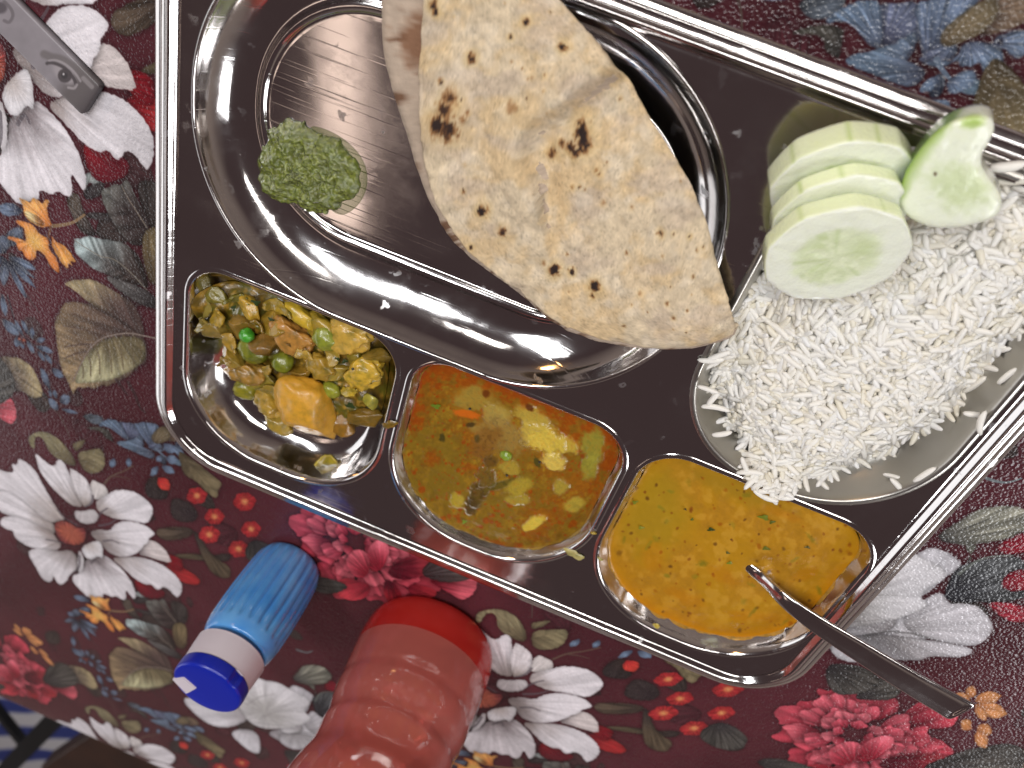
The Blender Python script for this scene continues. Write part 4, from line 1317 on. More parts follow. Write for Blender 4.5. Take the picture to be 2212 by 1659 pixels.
def sabzi():
    # soft mash that holds the pieces
    out = [(432, 622), (470, 615), (520, 630), (600, 652), (680, 672), (750, 695), (815, 735), (838, 800), (830, 880), (800, 925), (750, 945), (680, 950), (600, 925), (560, 890), (530, 850), (490, 800), (472, 740), (445, 700)]
    pts = chaikin(np.array([at(x, y, DZ - .010)[:2] for x, y in out]), 3)
    pts = resample(pts, 200)
    v, f = fill_disc(pts, 60)
    X, Y = v.T
    px, py = toimg(np.c_[X, Y, np.full(len(X), DZ - .01)])
    d = seg_dist(pts, X, Y)
    zb = bowl_z('left', X, Y)
    n1, n2 = fbm(X * 120, Y * 120, 33, 4), fbm(X * 420, Y * 420, 34, 3)
    z = np.maximum(zb, DZ - .0182) + .0003 + .0100 * sstep(0, .012, d) * (.5 + n1) + .0016 * (n2 - .5) * sstep(0, .003, d)
    z = np.minimum(z, DZ - .0022 + .002 * n1)
    z = np.maximum(z, zb + .0003)
    c = np.array([116, 92, 28.])[None] * (1 + .5 * (n1 - .5) + .5 * (n2 - .5))[:, None]
    c = mixc(c, (92, 86, 24), sstep(.5, .6, n1))
    c = mixc(c, (168, 130, 48), sstep(.55, .7, n2))
    o = mesh('vegetable_mash', np.c_[v, z], f, tint_mat('curried_mash', rough=.33, bump=.6, bscale=500, bdist=.0006, coat=.35), col=lin(np.clip(c, 0, 255)))
    tag(o, 'brown and olive curry mash under the vegetable pieces in the lower left bowl', 'vegetable curry')
    z0 = DZ - .0075
    U = .00019
    # potatoes
    chunk('potato_chunk', at(662, 884, z0 + .0055), (.0158, .0255, .0105), (206, 148, 36), 'large smooth orange yellow potato chunk in the lower left bowl', 'potato piece', None, rot=.3, planes=7, rough=.045, seed=4, tilt=(.1, -.1), mat=cmat((202, 150, 46), .36, .2, .3, .55), lo=.5)
    chunk('potato_chunk', at(740, 915, z0 - .001), (.009, .0075, .006), (138, 98, 26), 'brown potato piece just right of the large potato chunk', 'potato piece', None, rot=.6, planes=6, rough=.03, seed=9)
    chunk('potato_chunk', at(540, 664, z0 + .003), (.0082, .0068, .005), (190, 152, 52), 'yellow potato wedge near the top left of the lower left bowl', 'potato piece', None, rot=-.5, planes=7, rough=.04, seed=12, tilt=(.3, .2))
    chunk('potato_chunk', at(655, 684, z0 + .003), (.0105, .0045, .004), (192, 160, 46), 'long yellow potato strip along the top edge of the lower left bowl', 'potato piece', None, rot=-.25, planes=5, rough=.04, seed=15)
    # cauliflower
    for i, (x, y, sx, sy, a, cc, lb) in enumerate([(627, 722, 9.0, 8.0, .4, (178, 128, 58), 'reddish brown cauliflower piece between the pea and the olive bean'), (748, 726, 9.0, 6.5, .5, (196, 158, 66), 'pale cauliflower piece beside the top right rim of the lower left bowl'), (782, 804, 8.4, 6.4, .9, (204, 166, 54), 'bright yellow cauliflower piece with a black seed at the right of the bowl'), (533, 802, 9.0, 5.5, .1, (160, 122, 50), 'crumbly brown cauliflower piece at the left of the heap'), (586, 872, 7.5, 5.0, -.4, (176, 142, 50), 'yellowish cauliflower crumbs left of the large potato'), (690, 790, 6.0, 5.5, 0, (160, 128, 44), 'small cauliflower piece above the large potato')]):
        chunk('cauliflower_piece', at(x, y, z0 + .003), (sx * 1.38 * MM, sy * 1.35 * MM, 5.6 * MM), tuple(int(q * .95) for q in cc), lb, 'cauliflower', 'cauliflower pieces in the dry curry', rot=a, planes=4, rough=.16, seed=30 + i)
    # peas and beans
    pea('green_pea', at(533, 724, z0 + .0065), .0036, (66, 152, 40), 'bright green pea on top of the dry vegetable curry', 'peas in the dry curry', flat=.95)
    pea('olive_pea', at(611, 783, z0 + .0045), .0052, (116, 122, 34), 'dull olive pea above the large potato chunk', 'peas in the dry curry')
    pea('olive_pea', at(707, 730, z0 + .0045), .0066, (132, 138, 44), 'large yellowish green bean under the pale cauliflower', 'peas in the dry curry')
    pea('olive_pea', at(549, 754, z0 + .002), .0078, (112, 114, 28), 'wide olive bean just below the bright green pea', 'peas in the dry curry', flat=.7)
    pea('olive_pea', at(715, 842, z0 + .002), .0052, (140, 142, 44), 'pale olive pea right beside the top of the large potato', 'peas in the dry curry')
    pea('olive_pea', at(532, 842, z0 - .0005), .0068, (136, 128, 32), 'olive bean at the lower left edge of the heap', 'peas in the dry curry', flat=.7)
    chunk('onion_piece', at(437, 655, z0 - .001), (.0062, .0085, .0035), (142, 124, 56), 'translucent olive onion piece against the left wall of the bowl', 'onion', None, planes=3, rough=.08, seed=51)
    chunk('onion_piece', at(465, 640, z0 - .0015), (.006, .005, .003), (128, 116, 46), 'small olive onion piece at the top left corner of the bowl', 'onion', None, planes=3, rough=.08, seed=52)
    chunk('bean_piece', at(801, 868, z0 + .002), (.0042, .0054, .003), (158, 148, 56), 'short cut green bean piece at the right wall of the bowl', 'green bean', None, rot=.1, planes=5, rough=.03, seed=61)
    chunk('bean_piece', at(770, 772, z0 + .0005), (.0075, .004, .003), (140, 120, 34), 'olive bean strip between the two cauliflower pieces at the right', 'green bean', None, rot=.6, planes=5, rough=.04, seed=62)
    for i, (x, y, sx, sy, sz, a, cc, lb) in enumerate([
            (590, 690, 7.5, 5.5, 4, .5, (164, 130, 42), 'olive yellow vegetable wedge right of the potato wedge'), (690, 705, 8, 5, 4, -.4, (176, 146, 46), 'yellow vegetable wedge below the long potato strip'),
            (520, 700, 6.5, 5, 4, .9, (150, 116, 42), 'brownish vegetable piece above the bright green pea'), (580, 740, 6, 5, 4, .2, (142, 104, 40), 'brown vegetable piece right of the bright green pea'),
            (500, 765, 7, 4.5, 4, -.7, (160, 130, 48), 'pale vegetable piece at the left slope of the heap'), (560, 820, 8, 5, 4, .3, (150, 132, 46), 'olive vegetable piece right of the crumbly cauliflower'),
            (640, 815, 7, 5.5, 4, .8, (158, 122, 40), 'brown vegetable piece just above the large potato'), (720, 800, 6.5, 4.5, 4, -.2, (168, 140, 48), 'yellow vegetable piece left of the bright yellow cauliflower'),
            (812, 770, 6, 4.5, 3.5, 1.0, (134, 108, 38), 'dark vegetable piece against the upper right wall'), (600, 905, 7, 4.5, 3.5, -.3, (166, 138, 48), 'yellow vegetable piece at the lower left of the large potato'),
            (790, 905, 6, 5, 3, .4, (128, 98, 28), 'brown vegetable piece at the lower right wall'), (470, 715, 5, 5, 3, .1, (148, 122, 48), 'small vegetable piece near the left wall')]):
        chunk('vegetable_piece', at(x, y, z0 + .0022), (sx * 1.6 * MM, sy * 1.5 * MM, sz * 1.2 * MM), tuple(int(q * .9) for q in cc), lb, 'vegetable', 'cut vegetables in the dry curry', rot=a, planes=9, rough=.05, seed=80 + i, tilt=((i % 3 - 1) * .5, (i % 4 - 1.5) * .35))
    sh = [(472, 682, 9, 4.5, 1.1, (176, 142, 44), 'curled yellow cabbage shred left of the bright green pea'), (497, 742, 8, 3.6, -1.0, (172, 136, 48), 'thin cabbage shred below the bright green pea'), (664, 770, 9, 3.6, -.7, (186, 152, 60), 'pale curled cabbage shred in the middle of the heap'), (488, 778, 7, 3, .6, (150, 118, 44), 'brown cabbage shred at the left slope of the heap'), (757, 846, 8, 3.2, .7, (190, 160, 48), 'yellow cabbage shred below the bright yellow cauliflower'), (600, 662, 9, 3.6, -.3, (166, 136, 42), 'cabbage shred between the two top potato pieces'), (585, 845, 9, 3.4, .4, (150, 126, 40), 'olive cabbage shred left of the large potato'), (705, 1000, 12, 6.0, 1.15, (178, 156, 40), 'loose yellow green cabbage leaf lying alone at the bottom of the bowl'), (645, 748, 7, 3, .2, (140, 104, 46), 'brown cabbage shred below the reddish cauliflower'), (720, 768, 8, 3.2, -.9, (170, 140, 46), 'cabbage shred under the large green bean'), (810, 812, 7, 3, 1.2, (150, 126, 40), 'cabbage shred against the right wall of the bowl'), (556, 700, 7, 3, -.6, (136, 108, 36), 'dark cabbage shred above the bright green pea'), (575, 800, 8, 3, .9, (168, 138, 56), 'cabbage shred right of the crumbly cauliflower'), (440, 700, 8, 3.4, 1.4, (136, 116, 44), 'limp cabbage shred stuck on the left wall of the bowl'), (520, 645, 8, 3, .1, (126, 116, 34), 'olive cabbage shred on the top edge of the heap')]
    for i, (x, y, L, wd, a, cc, lb) in enumerate(sh):
        zz = z0 + .0050 if i != 7 else DZ - .0098
        shred('cabbage_shred', at(x, y, zz), L * 1.55 * MM, wd * 2.2 * MM, tuple(int(q * .92) for q in cc), lb, 'cabbage', 'cabbage shreds in the dry curry', rot=a, curl=1.0 + .5 * (i % 3), seed=i + 3, tilt=((i % 4 - 1.5) * .3, (i % 3 - 1) * .3))
    for x, y, s, a, lb in ((553, 654, 12, 20, 'on the potato wedge at the top left'), (505, 665, 9, 70, 'left of the potato wedge'), (757, 876, 14, 10, 'beside the cut green bean, the largest one'), (742, 690, 8, 40, 'above the pale cauliflower at the top rim'), (585, 690, 8, 0, 'between wedge and reddish cauliflower'), (745, 780, 9, 50, 'left of the bright yellow cauliflower'), (728, 775, 7, 10, 'under the large yellowish bean')):
        leaf_bit('coriander_leaf', x, y, z0 + .0075, s, a, (44, 58, 24), 'dark wilted coriander leaf ' + lb, 'coriander leaves on the dry curry')
    seed_ball('mustard_seed', at(762, 797, z0 + .0098), .0007, (30, 24, 20), 'black mustard seed on the bright yellow cauliflower', None)
    seed_ball('mustard_seed', at(621, 999, DZ - .0168), .0009, (30, 24, 20), 'black mustard seed on the bare steel at the bottom of the lower left bowl', None)


def chutney():
    out = [(555, 345), (565, 310), (583, 280), (610, 258), (640, 262), (668, 275), (700, 290), (740, 322), (768, 345), (775, 380), (768, 410), (745, 440), (715, 462), (690, 468), (655, 450), (610, 440), (575, 425), (555, 395)]
    pts = resample(chaikin(np.array([at(x, y, OVF + .002)[:2] for x, y in out]), 3), 260)
    pts = pts + .0022 * (np.c_[fbm(pts[:, 0] * 260, pts[:, 1] * 260, 1, 3), fbm(pts[:, 0] * 260, pts[:, 1] * 260, 2, 3)] - .5) * 2
    v, f = fill_disc(pts, 90)
    X, Y = v.T
    d = seg_dist(pts, X, Y)
    n1, n2, n3 = fbm(X * 160, Y * 160, 41, 3), fbm(X * 420, Y * 420, 42, 3), fbm(X * 1100, Y * 1100, 43, 2)
    prof = np.sqrt(np.clip(1 - (1 - np.clip(d / .019, 0, 1)) ** 2, 0, 1))
    z = OVF + .0003 + prof * (.0062 + .0095 * (n1 - .5) + .0036 * (n2 - .5) + .0010 * (n3 - .5))
    # the dish ring and wall under its left edge
    c = np.array([104, 112, 42.])[None] * (1 + .5 * (n2 - .5) + .5 * (n3 - .5))[:, None]
    c = mixc(c, (78, 90, 28), sstep(.52, .68, n2) * .7)
    c = mixc(c, (138, 146, 66), sstep(.58, .75, n3) * .5)
    o = mesh('green_chutney', np.c_[v, z], f, tint_mat('mint_chutney', rough=.26, bump=.6, bscale=520, bdist=.0007, coat=1.0, spec=.5), col=lin(np.clip(c, 0, 255)))
    ring = np.interp(X, [at(560, 350, OVF)[0], at(585, 350, OVF)[0]], [.0022, 0])
    tag(o, 'dollop of grainy olive green mint chutney on the oval dish', 'chutney')
    # watery film that has run out around it
    out2 = [(660, 270), (700, 276), (745, 300), (780, 335), (795, 372), (792, 415), (770, 450), (735, 470), (700, 440), (690, 350)]
    p2 = resample(chaikin(np.array([at(x, y, OVF)[:2] for x, y in out2]), 3), 80)
    v2, f2 = fill_disc(p2, 14)
    d2 = seg_dist(p2, v2[:, 0], v2[:, 1])
    kk = plain('green_juice', (112, 120, 62), rough=.04)
    kk.b.inputs['Alpha'].default_value = .42
    ob = mesh('chutney_juice', np.c_[v2, OVF + .0002 + .0006 * np.sqrt(np.clip(d2 / .004, 0, 1))], f2, kk.m)
    tag(ob, 'thin watery green puddle at the right side of the chutney', 'juice')


# ------------------------------------------------------------------ rice
def grain_mesh(seed, mat):
    rs = random.Random(seed)
    L, r = rs.uniform(.0084, .0126), rs.uniform(.00112, .00140)
    bend = rs.uniform(-.38, .38)
    n, m = 7, 6
    v, f = [], []
    v.append((-L / 2, bend * L * .25, 0))
    prf = [.70, .95, 1.0, 1.0, .94, .64]
    for i, q in enumerate(prf):
        s = (i + .55) / 6.1 - .5
        for j in range(m):
            a = 6.283 * j / m
            v.append((L * s, bend * L * (4 * s * s) * .25 + r * q * math.cos(a), r * .85 * q * math.sin(a)))
    v.append((L / 2, bend * L * .25, 0))
    e = len(v) - 1
    for j in range(m):
        k_ = (j + 1) % m
        f.append((0, 1 + k_, 1 + j))
        for i in range(5):
            f.append((1 + i * m + j, 1 + i * m + k_, 1 + (i + 1) * m + k_, 1 + (i + 1) * m + j))
        f.append((1 + 5 * m + j, 1 + 5 * m + k_, e))
    return np.array(v), f


def rice():
    k = NT('boiled_rice')
    gi = k.n('ShaderNodeNewGeometry')
    k.l(k.ramp(gi.outputs['Random Per Island'], [(0, tuple(lin((229, 222, 203)))), (.45, tuple(lin((235, 231, 221)))), (1, tuple(lin((239, 238, 235))))]), k.b.inputs['Base Color'])
    k.set(Roughness=.5)
    k.b.inputs['Subsurface Weight'].default_value = .28
    k.b.inputs['Subsurface Scale'].default_value = .0022
    k.b.inputs['Subsurface Radius'].default_value = (1, .97, .9)
    RICE = k.m
    root = thing('rice_heap', 'heap of white boiled basmati rice filling the right hand bowl', 'rice', (.105, -.13, DZ - .018))
    o_ = np.array([.105, -.13, DZ - .018])
    zo = .024
    out = [(1668, 560), (1640, 620), (1605, 690), (1560, 755), (1535, 800), (1530, 850), (1545, 890), (1565, 945), (1600, 995), (1640, 1046), (1690, 1062), (1760, 1062), (1840, 1050), (1915, 1026), (2004, 982), (2084, 902), (2138, 836), (2192, 772), (2260, 715), (2350, 600), (2330, 440), (2230, 400), (2120, 410), (2000, 450), (1900, 470), (1760, 470)]
    poly = chaikin(np.array([at(x, y, zo)[:2] for x, y in out]), 2)
    lo, hi = poly.min(0), poly.max(0)
    lim = BOWLS['rice']

    def height(X, Y):
        d = seg_dist(poly, X, Y)
        zb = bowl_z('rice', X, Y)
        h = zb + .0012 + .018 * (1 - np.exp(-np.maximum(d, 0) / .014)) + .006 * (fbm(X * 55, Y * 55, 71, 3) - .5) * sstep(0, .01, d)
        hc = at(1800, 440, .03)
        h = h - .013 * np.exp(-((X - hc[0]) ** 2 + (Y - hc[1]) ** 2) / .026 ** 2)
        return np.minimum(h, .0395 + .006 * (fbm(X * 45, Y * 45, 72, 2) - .5)), d
    # solid core below the loose grains
    ring = resample(poly, 160)
    v, f = fill_disc(poly.mean(0) + (ring - poly.mean(0)) * .93, 50)
    h, d = height(v[:, 0], v[:, 1])
    core = mesh('rice_core', np.c_[v, h - .0022] - o_, f, RICE, root)
    vs = [grain_mesh(i, RICE) for i in range(6)]
    gm = []
    for i, (gv, gf) in enumerate(vs):
        m = bpy.data.meshes.new('rice_grain')
        m.from_pydata([tuple(p) for p in gv], [], gf)
        m.polygons.foreach_set('use_smooth', [True] * len(m.polygons))
        m.materials.append(RICE)
        gm.append(m)
    G = []
    r2 = np.random.default_rng(21)
    N = 3300
    P = r2.uniform(lo, hi, (N, 2))
    h, d = height(P[:, 0], P[:, 1])
    ok = d > -.0012
    P, h, d = P[ok], h[ok], d[ok]
    e = .0015
    hx = (height(P[:, 0] + e, P[:, 1])[0] - height(P[:, 0] - e, P[:, 1])[0]) / (2 * e)
    hy = (height(P[:, 0], P[:, 1] + e)[0] - height(P[:, 0], P[:, 1] - e)[0]) / (2 * e)
    a = 9 * fbm(P[:, 0] * 70, P[:, 1] * 70, 5, 2) + r2.normal(0, .75, len(P))
    depth = r2.uniform(-.0004, .0022, len(P))
    stick = r2.normal(0, .34, len(P))
    # loose grains that have spilled over the steel
    extra = []
    for x, y, q in [(1655, 1058, .6), (1668, 1070, 2.2), (1684, 1060, 1.2), (1645, 1068, 2.9), (1690, 1076, .4), (1672, 1055, 1.8), (1660, 1074, .1), (1546, 880, .3), (1540, 862, 1.4), (1530, 838, .1), (1536, 780, .5), (1550, 770, .9), (1560, 935, .7), (1620, 1020, .5), (1608, 1005, 2.3)]:
        extra.append((*at(x, y, DZ + .0016)[:2], DZ + .0014 + .0012 * (len(extra) % 3 == 0), q))
    for x, y, q in [(1928, 1012, .2), (1934, 1018, 2.6), (1988, 992, 1.3), (2098, 872, .4), (2104, 878, 2.0), (2165, 790, 1.4)]:
        xy = at(x, y, DZ - .011)[:2]
        zb = float(bowl_z('rice', np.array([xy[0]]), np.array([xy[1]]))[0])
        extra.append((*xy, zb + .0014, q))
    for i in range(len(P)):
        G.append((P[i, 0], P[i, 1], h[i] - depth[i], a[i], hx[i], hy[i], stick[i], depth[i]))
    for x, y, z, q in extra:
        G.append((x, y, z, q, 0, 0, .05, -1))
    order = sorted(range(len(G)), key=lambda i: G[i][7])

    def mtx(g):
        x, y, z, an, sx, sy, st, _ = g
        dx = np.array([math.cos(an), math.sin(an), sx * math.cos(an) + sy * math.sin(an) + math.tan(np.clip(st, -.7, .7))])
        dx /= np.linalg.norm(dx)
        nz_ = np.array([-sx, -sy, 1.0])
        dy = np.cross(nz_, dx)
        dy /= np.linalg.norm(dy)
        return np.c_[dx, dy, np.cross(dx, dy)], np.array([x, y, z]) - o_
    # grains hidden by the cucumber need no object of their own
    n_single = 0
    V, Fc = [], []
    nb = 0
    for i in order:
        R_, t_ = mtx(G[i])
        qx, qy = toimg(t_ + o_)
        vis = -5 < qx < 2217 and not (1650 < qx < 2160 and qy < 640 and (qx < 1960 or qy < 490))
        kind = i % 6
        if n_single < 299 and vis:
            o = bpy.data.objects.new('rice_grain', gm[kind])
            o.parent = root
            M4 = Matrix.Identity(4)
            for r_ in range(3):
                for c_ in range(3):
                    M4[r_][c_] = R_[r_, c_]
                M4[r_][3] = t_[r_]
            o.matrix_local = M4
            S.collection.objects.link(o)
            n_single += 1
        else:
            gv, gf = vs[kind]
            V.append(gv @ R_.T + t_)
            Fc += [tuple(b + nb for b in q) for q in gf]
            nb += len(gv)
    o = mesh('rice_grains', np.vstack(V), Fc, RICE, root)
    o['kind'] = 'stuff'
    core['kind'] = 'stuff'
    # single grain beyond the cucumber
    c = at(2176, 361, DZ + .0035)
    o = bpy.data.objects.new('stray_rice_grain', gm[1])
    o.location = c
    o.rotation_euler = (0, -.15, .55)
    o.scale = (1.15, 1.3, 1.3)
    S.collection.objects.link(o)
    tag(o, 'single stray white rice grain lying right of the bitten cucumber piece', 'rice grain')


# ------------------------------------------------------------------ cucumber
CUC = tint_mat('cucumber_flesh', rough=.2, sss=.6, sss_r=(.005, .005, .0032), bump=.28, bscale=620, bdist=.0006, coat=1.0, spec=.5)


def cuc_color(r, th, side, seed):
    """flesh colours: pale rim, watery green heart with three seed chambers, green-streaked peeled skin"""
    n = fbm(3 + r * 6 * np.cos(th), 3 + r * 6 * np.sin(th), seed, 3)
    c = np.repeat(np.array([[236, 240, 222.]]), len(r), 0)
    c = mixc(c, (220, 229, 190), sstep(.70, .50, r + .2 * (n - .5)))
    ch = (np.cos(3 * (th + .4 + seed)) * .5 + .5) * np.exp(-((r - .36) / .16) ** 2)
    c = mixc(c, (196, 211, 154), .6 * ch * (.5 + n))
    rad_ = sstep(.62, .8, vn(th * 6.5, r * 1.2, seed + 3)) * (r < .62) * (r > .12)
    c = mixc(c, (188, 206, 142), .45 * rad_)
    c = mixc(c, (232, 238, 206), .7 * sstep(.55, .75, fbm(r * 9 * np.cos(th), r * 9 * np.sin(th), seed + 5, 2)) * (r < .6))
    sk = np.repeat(np.array([[230, 237, 196.]]), len(r), 0)
    streak = sstep(.80, .86, vn(th * 3.3, 0 * th, seed + 11)) * .0
    for a in np.arange(0, 6.28, .55):
        da = np.abs((th - a - .13 * math.sin(a * 5 + seed) + np.pi) % (2 * np.pi) - np.pi)
        streak = np.maximum(streak, sstep(.030, .008, da) * (.35 + .65 * vn(a * 3.1 + 0 * da, seed + 0 * da, 5)))
    sk = mixc(sk, (160, 184, 92), .7 * streak)
    return np.where(side[:, None] > .5, sk, c)


def cucumber(name, cen, normal, up, R, th_, label, seed, sq=1.0, ox=1.0):
    n = 96
    prof = []
    for q in np.linspace(0, .965, 24):
        prof.append((q, 1.0, 0))
    for q in np.linspace(.1, 1, 5):
        a = q * math.pi / 2
        prof.append((.965 + .035 * math.sin(a), .78 + .22 * math.cos(a), 0 if q < .5 else 1))
    for q in np.linspace(.6, -.8, 10):
        prof.append((1.0, q, 1))
    prof.append((.97, -1, 1))
    prof.append((0, -1, 0))
    v, r, t, s = [], [], [], []
    for q, hh, sd in prof:
        for i in range(n):
            a = 6.28318 * i / n
            fac = 1.0
            kf = 9                              # flats left by the peeler
            aa = (a + seed) % (6.28318 / kf) - 3.14159 / kf
            fac = (1 - .55) + .55 * math.cos(3.14159 / kf) / math.cos(aa)
            v.append((R * ox * q * fac * math.cos(a), R * sq * q * fac * math.sin(a), hh * th_ / 2 + .0004 * (vn(q * 9 * math.cos(a), q * 9 * math.sin(a), seed) - .5) * (hh >= 1)))
            r.append(q)
            t.append(a)
            s.append(sd)
    f = ring_faces(n, len(prof))
    c = cuc_color(np.array(r), np.array(t), np.array(s), seed)
    o = mesh(name, v, f, CUC, col=lin(c))
    zz = Vector(normal).normalized()
    xx = Vector(up).cross(zz).normalized()
    yy = zz.cross(xx)
    o.matrix_world = Matrix(((xx.x, yy.x, zz.x, cen[0]), (xx.y, yy.y, zz.y, cen[1]), (xx.z, yy.z, zz.z, cen[2]), (0, 0, 0, 1)))
    tag(o, label, 'cucumber', 'cucumber slices on the rice')
    return o


def cucumbers():
    def nrm(deg, yaw=0):
        a, b = math.radians(deg), math.radians(yaw)
        return (math.sin(a) * math.sin(b), -math.sin(a) * math.cos(b), math.cos(a))
    cucumber('cucumber_slice', at(1803, 540, .0425), nrm(27, 46), (0, 1, 0), .0232, .0064, 'front pale green cucumber slice lying face up on the rice', 3, .98, 1.02)
    cucumber('cucumber_slice', at(1808, 466, .0385), nrm(31, 44), (0, 1, 0), .0216, .0054, 'middle cucumber slice leaning behind the front slice', 5)
    cucumber('cucumber_slice', at(1812, 385, .0345), nrm(34, 36), (0, 1, 0), .0224, .0086, 'rear thick cucumber slice, nearest the tray corner, mirrored in the steel', 7)
    # bitten slice with some green skin left
    out = [(1945, 420), (1952, 385), (1975, 345), (2005, 305), (2045, 272), (2085, 257), (2120, 252), (2145, 258), (2152, 280), (2138, 310), (2122, 335), (2120, 360), (2135, 385), (2155, 410), (2168, 440), (2158, 470), (2110, 488), (2050, 498), (2000, 492), (1962, 472), (1945, 448)]
    zf = lambda y: .0405 + .0085 * (490 - y) / 235
    P3 = np.array([at(x, y, zf(y)) for x, y in out])
    q2 = chaikin(np.c_[P3[:, 0], P3[:, 1]], 2)
    q2 = resample(q2, 110)
    A = np.c_[P3[:, :2], np.ones(len(P3))]
    pl = np.linalg.lstsq(A, P3[:, 2], rcond=None)[0]
    zz = lambda p: p[:, 0] * pl[0] + p[:, 1] * pl[1] + pl[2]
    v2, f2 = fill_disc(q2, 26)
    nrm_ = np.array([-pl[0], -pl[1], 1.0])
    nrm_ /= np.linalg.norm(nrm_)
    top = np.c_[v2, zz(v2)]
    d = seg_dist(q2, v2[:, 0], v2[:, 1])
    top[:, 2] -= .0012 * np.exp(-np.maximum(d, 0) / .0012)
    top[:, 2] += .0006 * (fbm(v2[:, 0] * 300, v2[:, 1] * 300, 4, 3) - .5)
    nring = len(q2)
    base = len(v2) - nring
    V = list(top)
    down = np.array([.10, .18, -1.0])
    down /= np.linalg.norm(down)
    F2 = list(f2)
    prev = [base + i for i in range(nring)]
    rimside = []
    for lv in np.linspace(.18, 1, 6):
        cur = []
        for i in range(nring):
            V.append(top[base + i] + down * (.0085 * lv))
            cur.append(len(V) - 1)
        for i in range(nring):
            j = (i + 1) % nring
            F2.append((prev[i], cur[i], cur[j], prev[j]))
        prev = cur
    V = np.array(V)
    V2 = np.vstack([V, [V[prev].mean(0)]])
    F2 += [(prev[i], len(V2) - 1, prev[(i + 1) % nring]) for i in range(nring)]
    px, py = toimg(V2)
    n1 = fbm(px / 14, py / 14, 9, 3)
    c = np.repeat(np.array([[234, 239, 218.]]), len(V2), 0)
    c = mixc(c, (204, 217, 168), .8 * blobm(px, py, 2075, 405, 62, 44, 20, .8 * (n1 - .5), .6))
    side = np.zeros(len(V2))
    side[len(top):] = 1
    dl = np.r_[d, np.zeros(len(V2) - len(v2))]
    left = sstep(12, -14, (px - 1960) - (420 - py) * .62 + 20 * (n1 - .5)) * sstep(470, 410, py)
    c = mixc(c, (128, 164, 56), .85 * left * (np.exp(-dl / .0022)))
    c = mixc(c, (100, 146, 40), .9 * side * sstep(2100, 2000, px) * sstep(480, 430, py))
    c = mixc(c, (150, 182, 70), .7 * blobm(px, py, 2100, 262, 26, 14, 0, .6 * (n1 - .5), .5))
    c = mixc(c, (96, 74, 40), blobm(px, py, 2020, 376, 4, 4))
    o = mesh('bitten_cucumber', V2, F2, CUC, col=lin(c))
    tag(o, 'torn cucumber piece with a bite on its right side and green skin on its left', 'cucumber', 'cucumber slices on the rice')


# ------------------------------------------------------------------ spoon
def spoon():
    root = thing('spoon', 'plain steel spoon standing in the dal, its handle resting over the tray corner', 'spoon', tuple(at(1750, 1325, .03)))
    o_ = np.array(at(1750, 1325, .03))
    path = [(1590, 1200, DALZ - .004), (1640, 1243, DALZ + .0012), (1690, 1292, .0262), (1760, 1345, .0320), (1850, 1402, .0360), (1960, 1470, .0385), (2050, 1522, .0395), (2078, 1538, .0395)]
    pts = spl([at(*p) for p in path], 120)
    wd = np.interp(np.linspace(0, 1, 120), [0, .12, .3, .55, .8, .93, .985, 1], [.0054, .0064, .0082, .0122, .0150, .0160, .0154, .0134])
    n = 22
    v = []
    for i in range(120):
        T = pts[min(i + 1, 119)] - pts[max(i - 1, 0)]
        T /= np.linalg.norm(T)
        B = np.cross(np.array([0, 0, 1.0]), T)
        B /= np.linalg.norm(B)
        N = np.cross(T, B)
        s = i / 119
        th = np.interp(s, [0, .3, .7, 1], [.0024, .0024, .0020, .0017])
        rec = .0011 * sstep(.33, .5, s) * sstep(.975, .93, s)      # recessed panel on the wide part
        for j in range(n):
            a = 6.28318 * j / n
            x, y = math.cos(a), math.sin(a)
            x = np.sign(x) * abs(x) ** .55
            y = np.sign(y) * abs(y) ** .7
            zz = y * th / 2
            if y > 0:
                zz -= rec * sstep(.78, .55, np.array(abs(x)))
                zz += .0004 * (1 - abs(x)) * (1 - sstep(.3, .5, s))
            v.append(pts[i] + B * x * wd[i] / 2 + N * zz - o_)
    f = ring_faces(n, 120)
    f.append(tuple(range(n))[::-1])
    f.append(tuple(119 * n + i for i in range(n)))
    mesh('handle', v, [q[::-1] for q in f], SPOON, root)
    # bowl of the spoon, sunk in the dal
    c0 = pts[0]
    dirv = pts[0] - pts[6]
    dirv[2] = 0
    dirv /= np.linalg.norm(dirv)
    bn = np.array([-dirv[1], dirv[0], 0])
    v, m, q = [], 14, 28
    for r in range(m + 1):
        for i in range(q):
            a = 6.28318 * i / q
            rr = r / m
            x = .024 * (1 + rr * math.cos(a))
            y = .0165 * rr * math.sin(a) * (1 - .18 * math.cos(a))
            z = -.006 * (1 - rr * rr)
            v.append(c0 + dirv * (x - .001) + bn * y + np.array([0, 0, z - .0008]) - o_)
    ob = mesh('spoon_bowl', v, ring_faces(q, m + 1), SPOON, root)
    so = ob.modifiers.new('thick', 'SOLIDIFY')
    so.thickness = .0008


# ------------------------------------------------------------------ bottles
def lathe(name, prof, mat, parent, n=96, flute=None, cap_top=False):
    v = []
    for k_, (r, z) in enumerate(prof):
        for i in range(n):
            a = 6.28318 * i / n
            rr = r
            if flute:
                amp, cnt, z0, z1 = flute
                rr = r * (1 - amp * (abs(math.sin(a * cnt / 2)) < .999) * (1 - abs(math.sin(a * cnt / 2))) ** 2 * float(sstep(z0, z0 + .006, np.array(z)) * sstep(z1, z1 - .006, np.array(z))))
            v.append((rr * math.cos(a), rr * math.sin(a), z))
    f = ring_faces(n, len(prof))
    if cap_top:
        v.append((0, 0, prof[-1][1]))
        b = (len(prof) - 1) * n
        f += [(b + i, b + (i + 1) % n, len(v) - 1) for i in range(n)]
    return mesh(name, v, f, mat, parent)


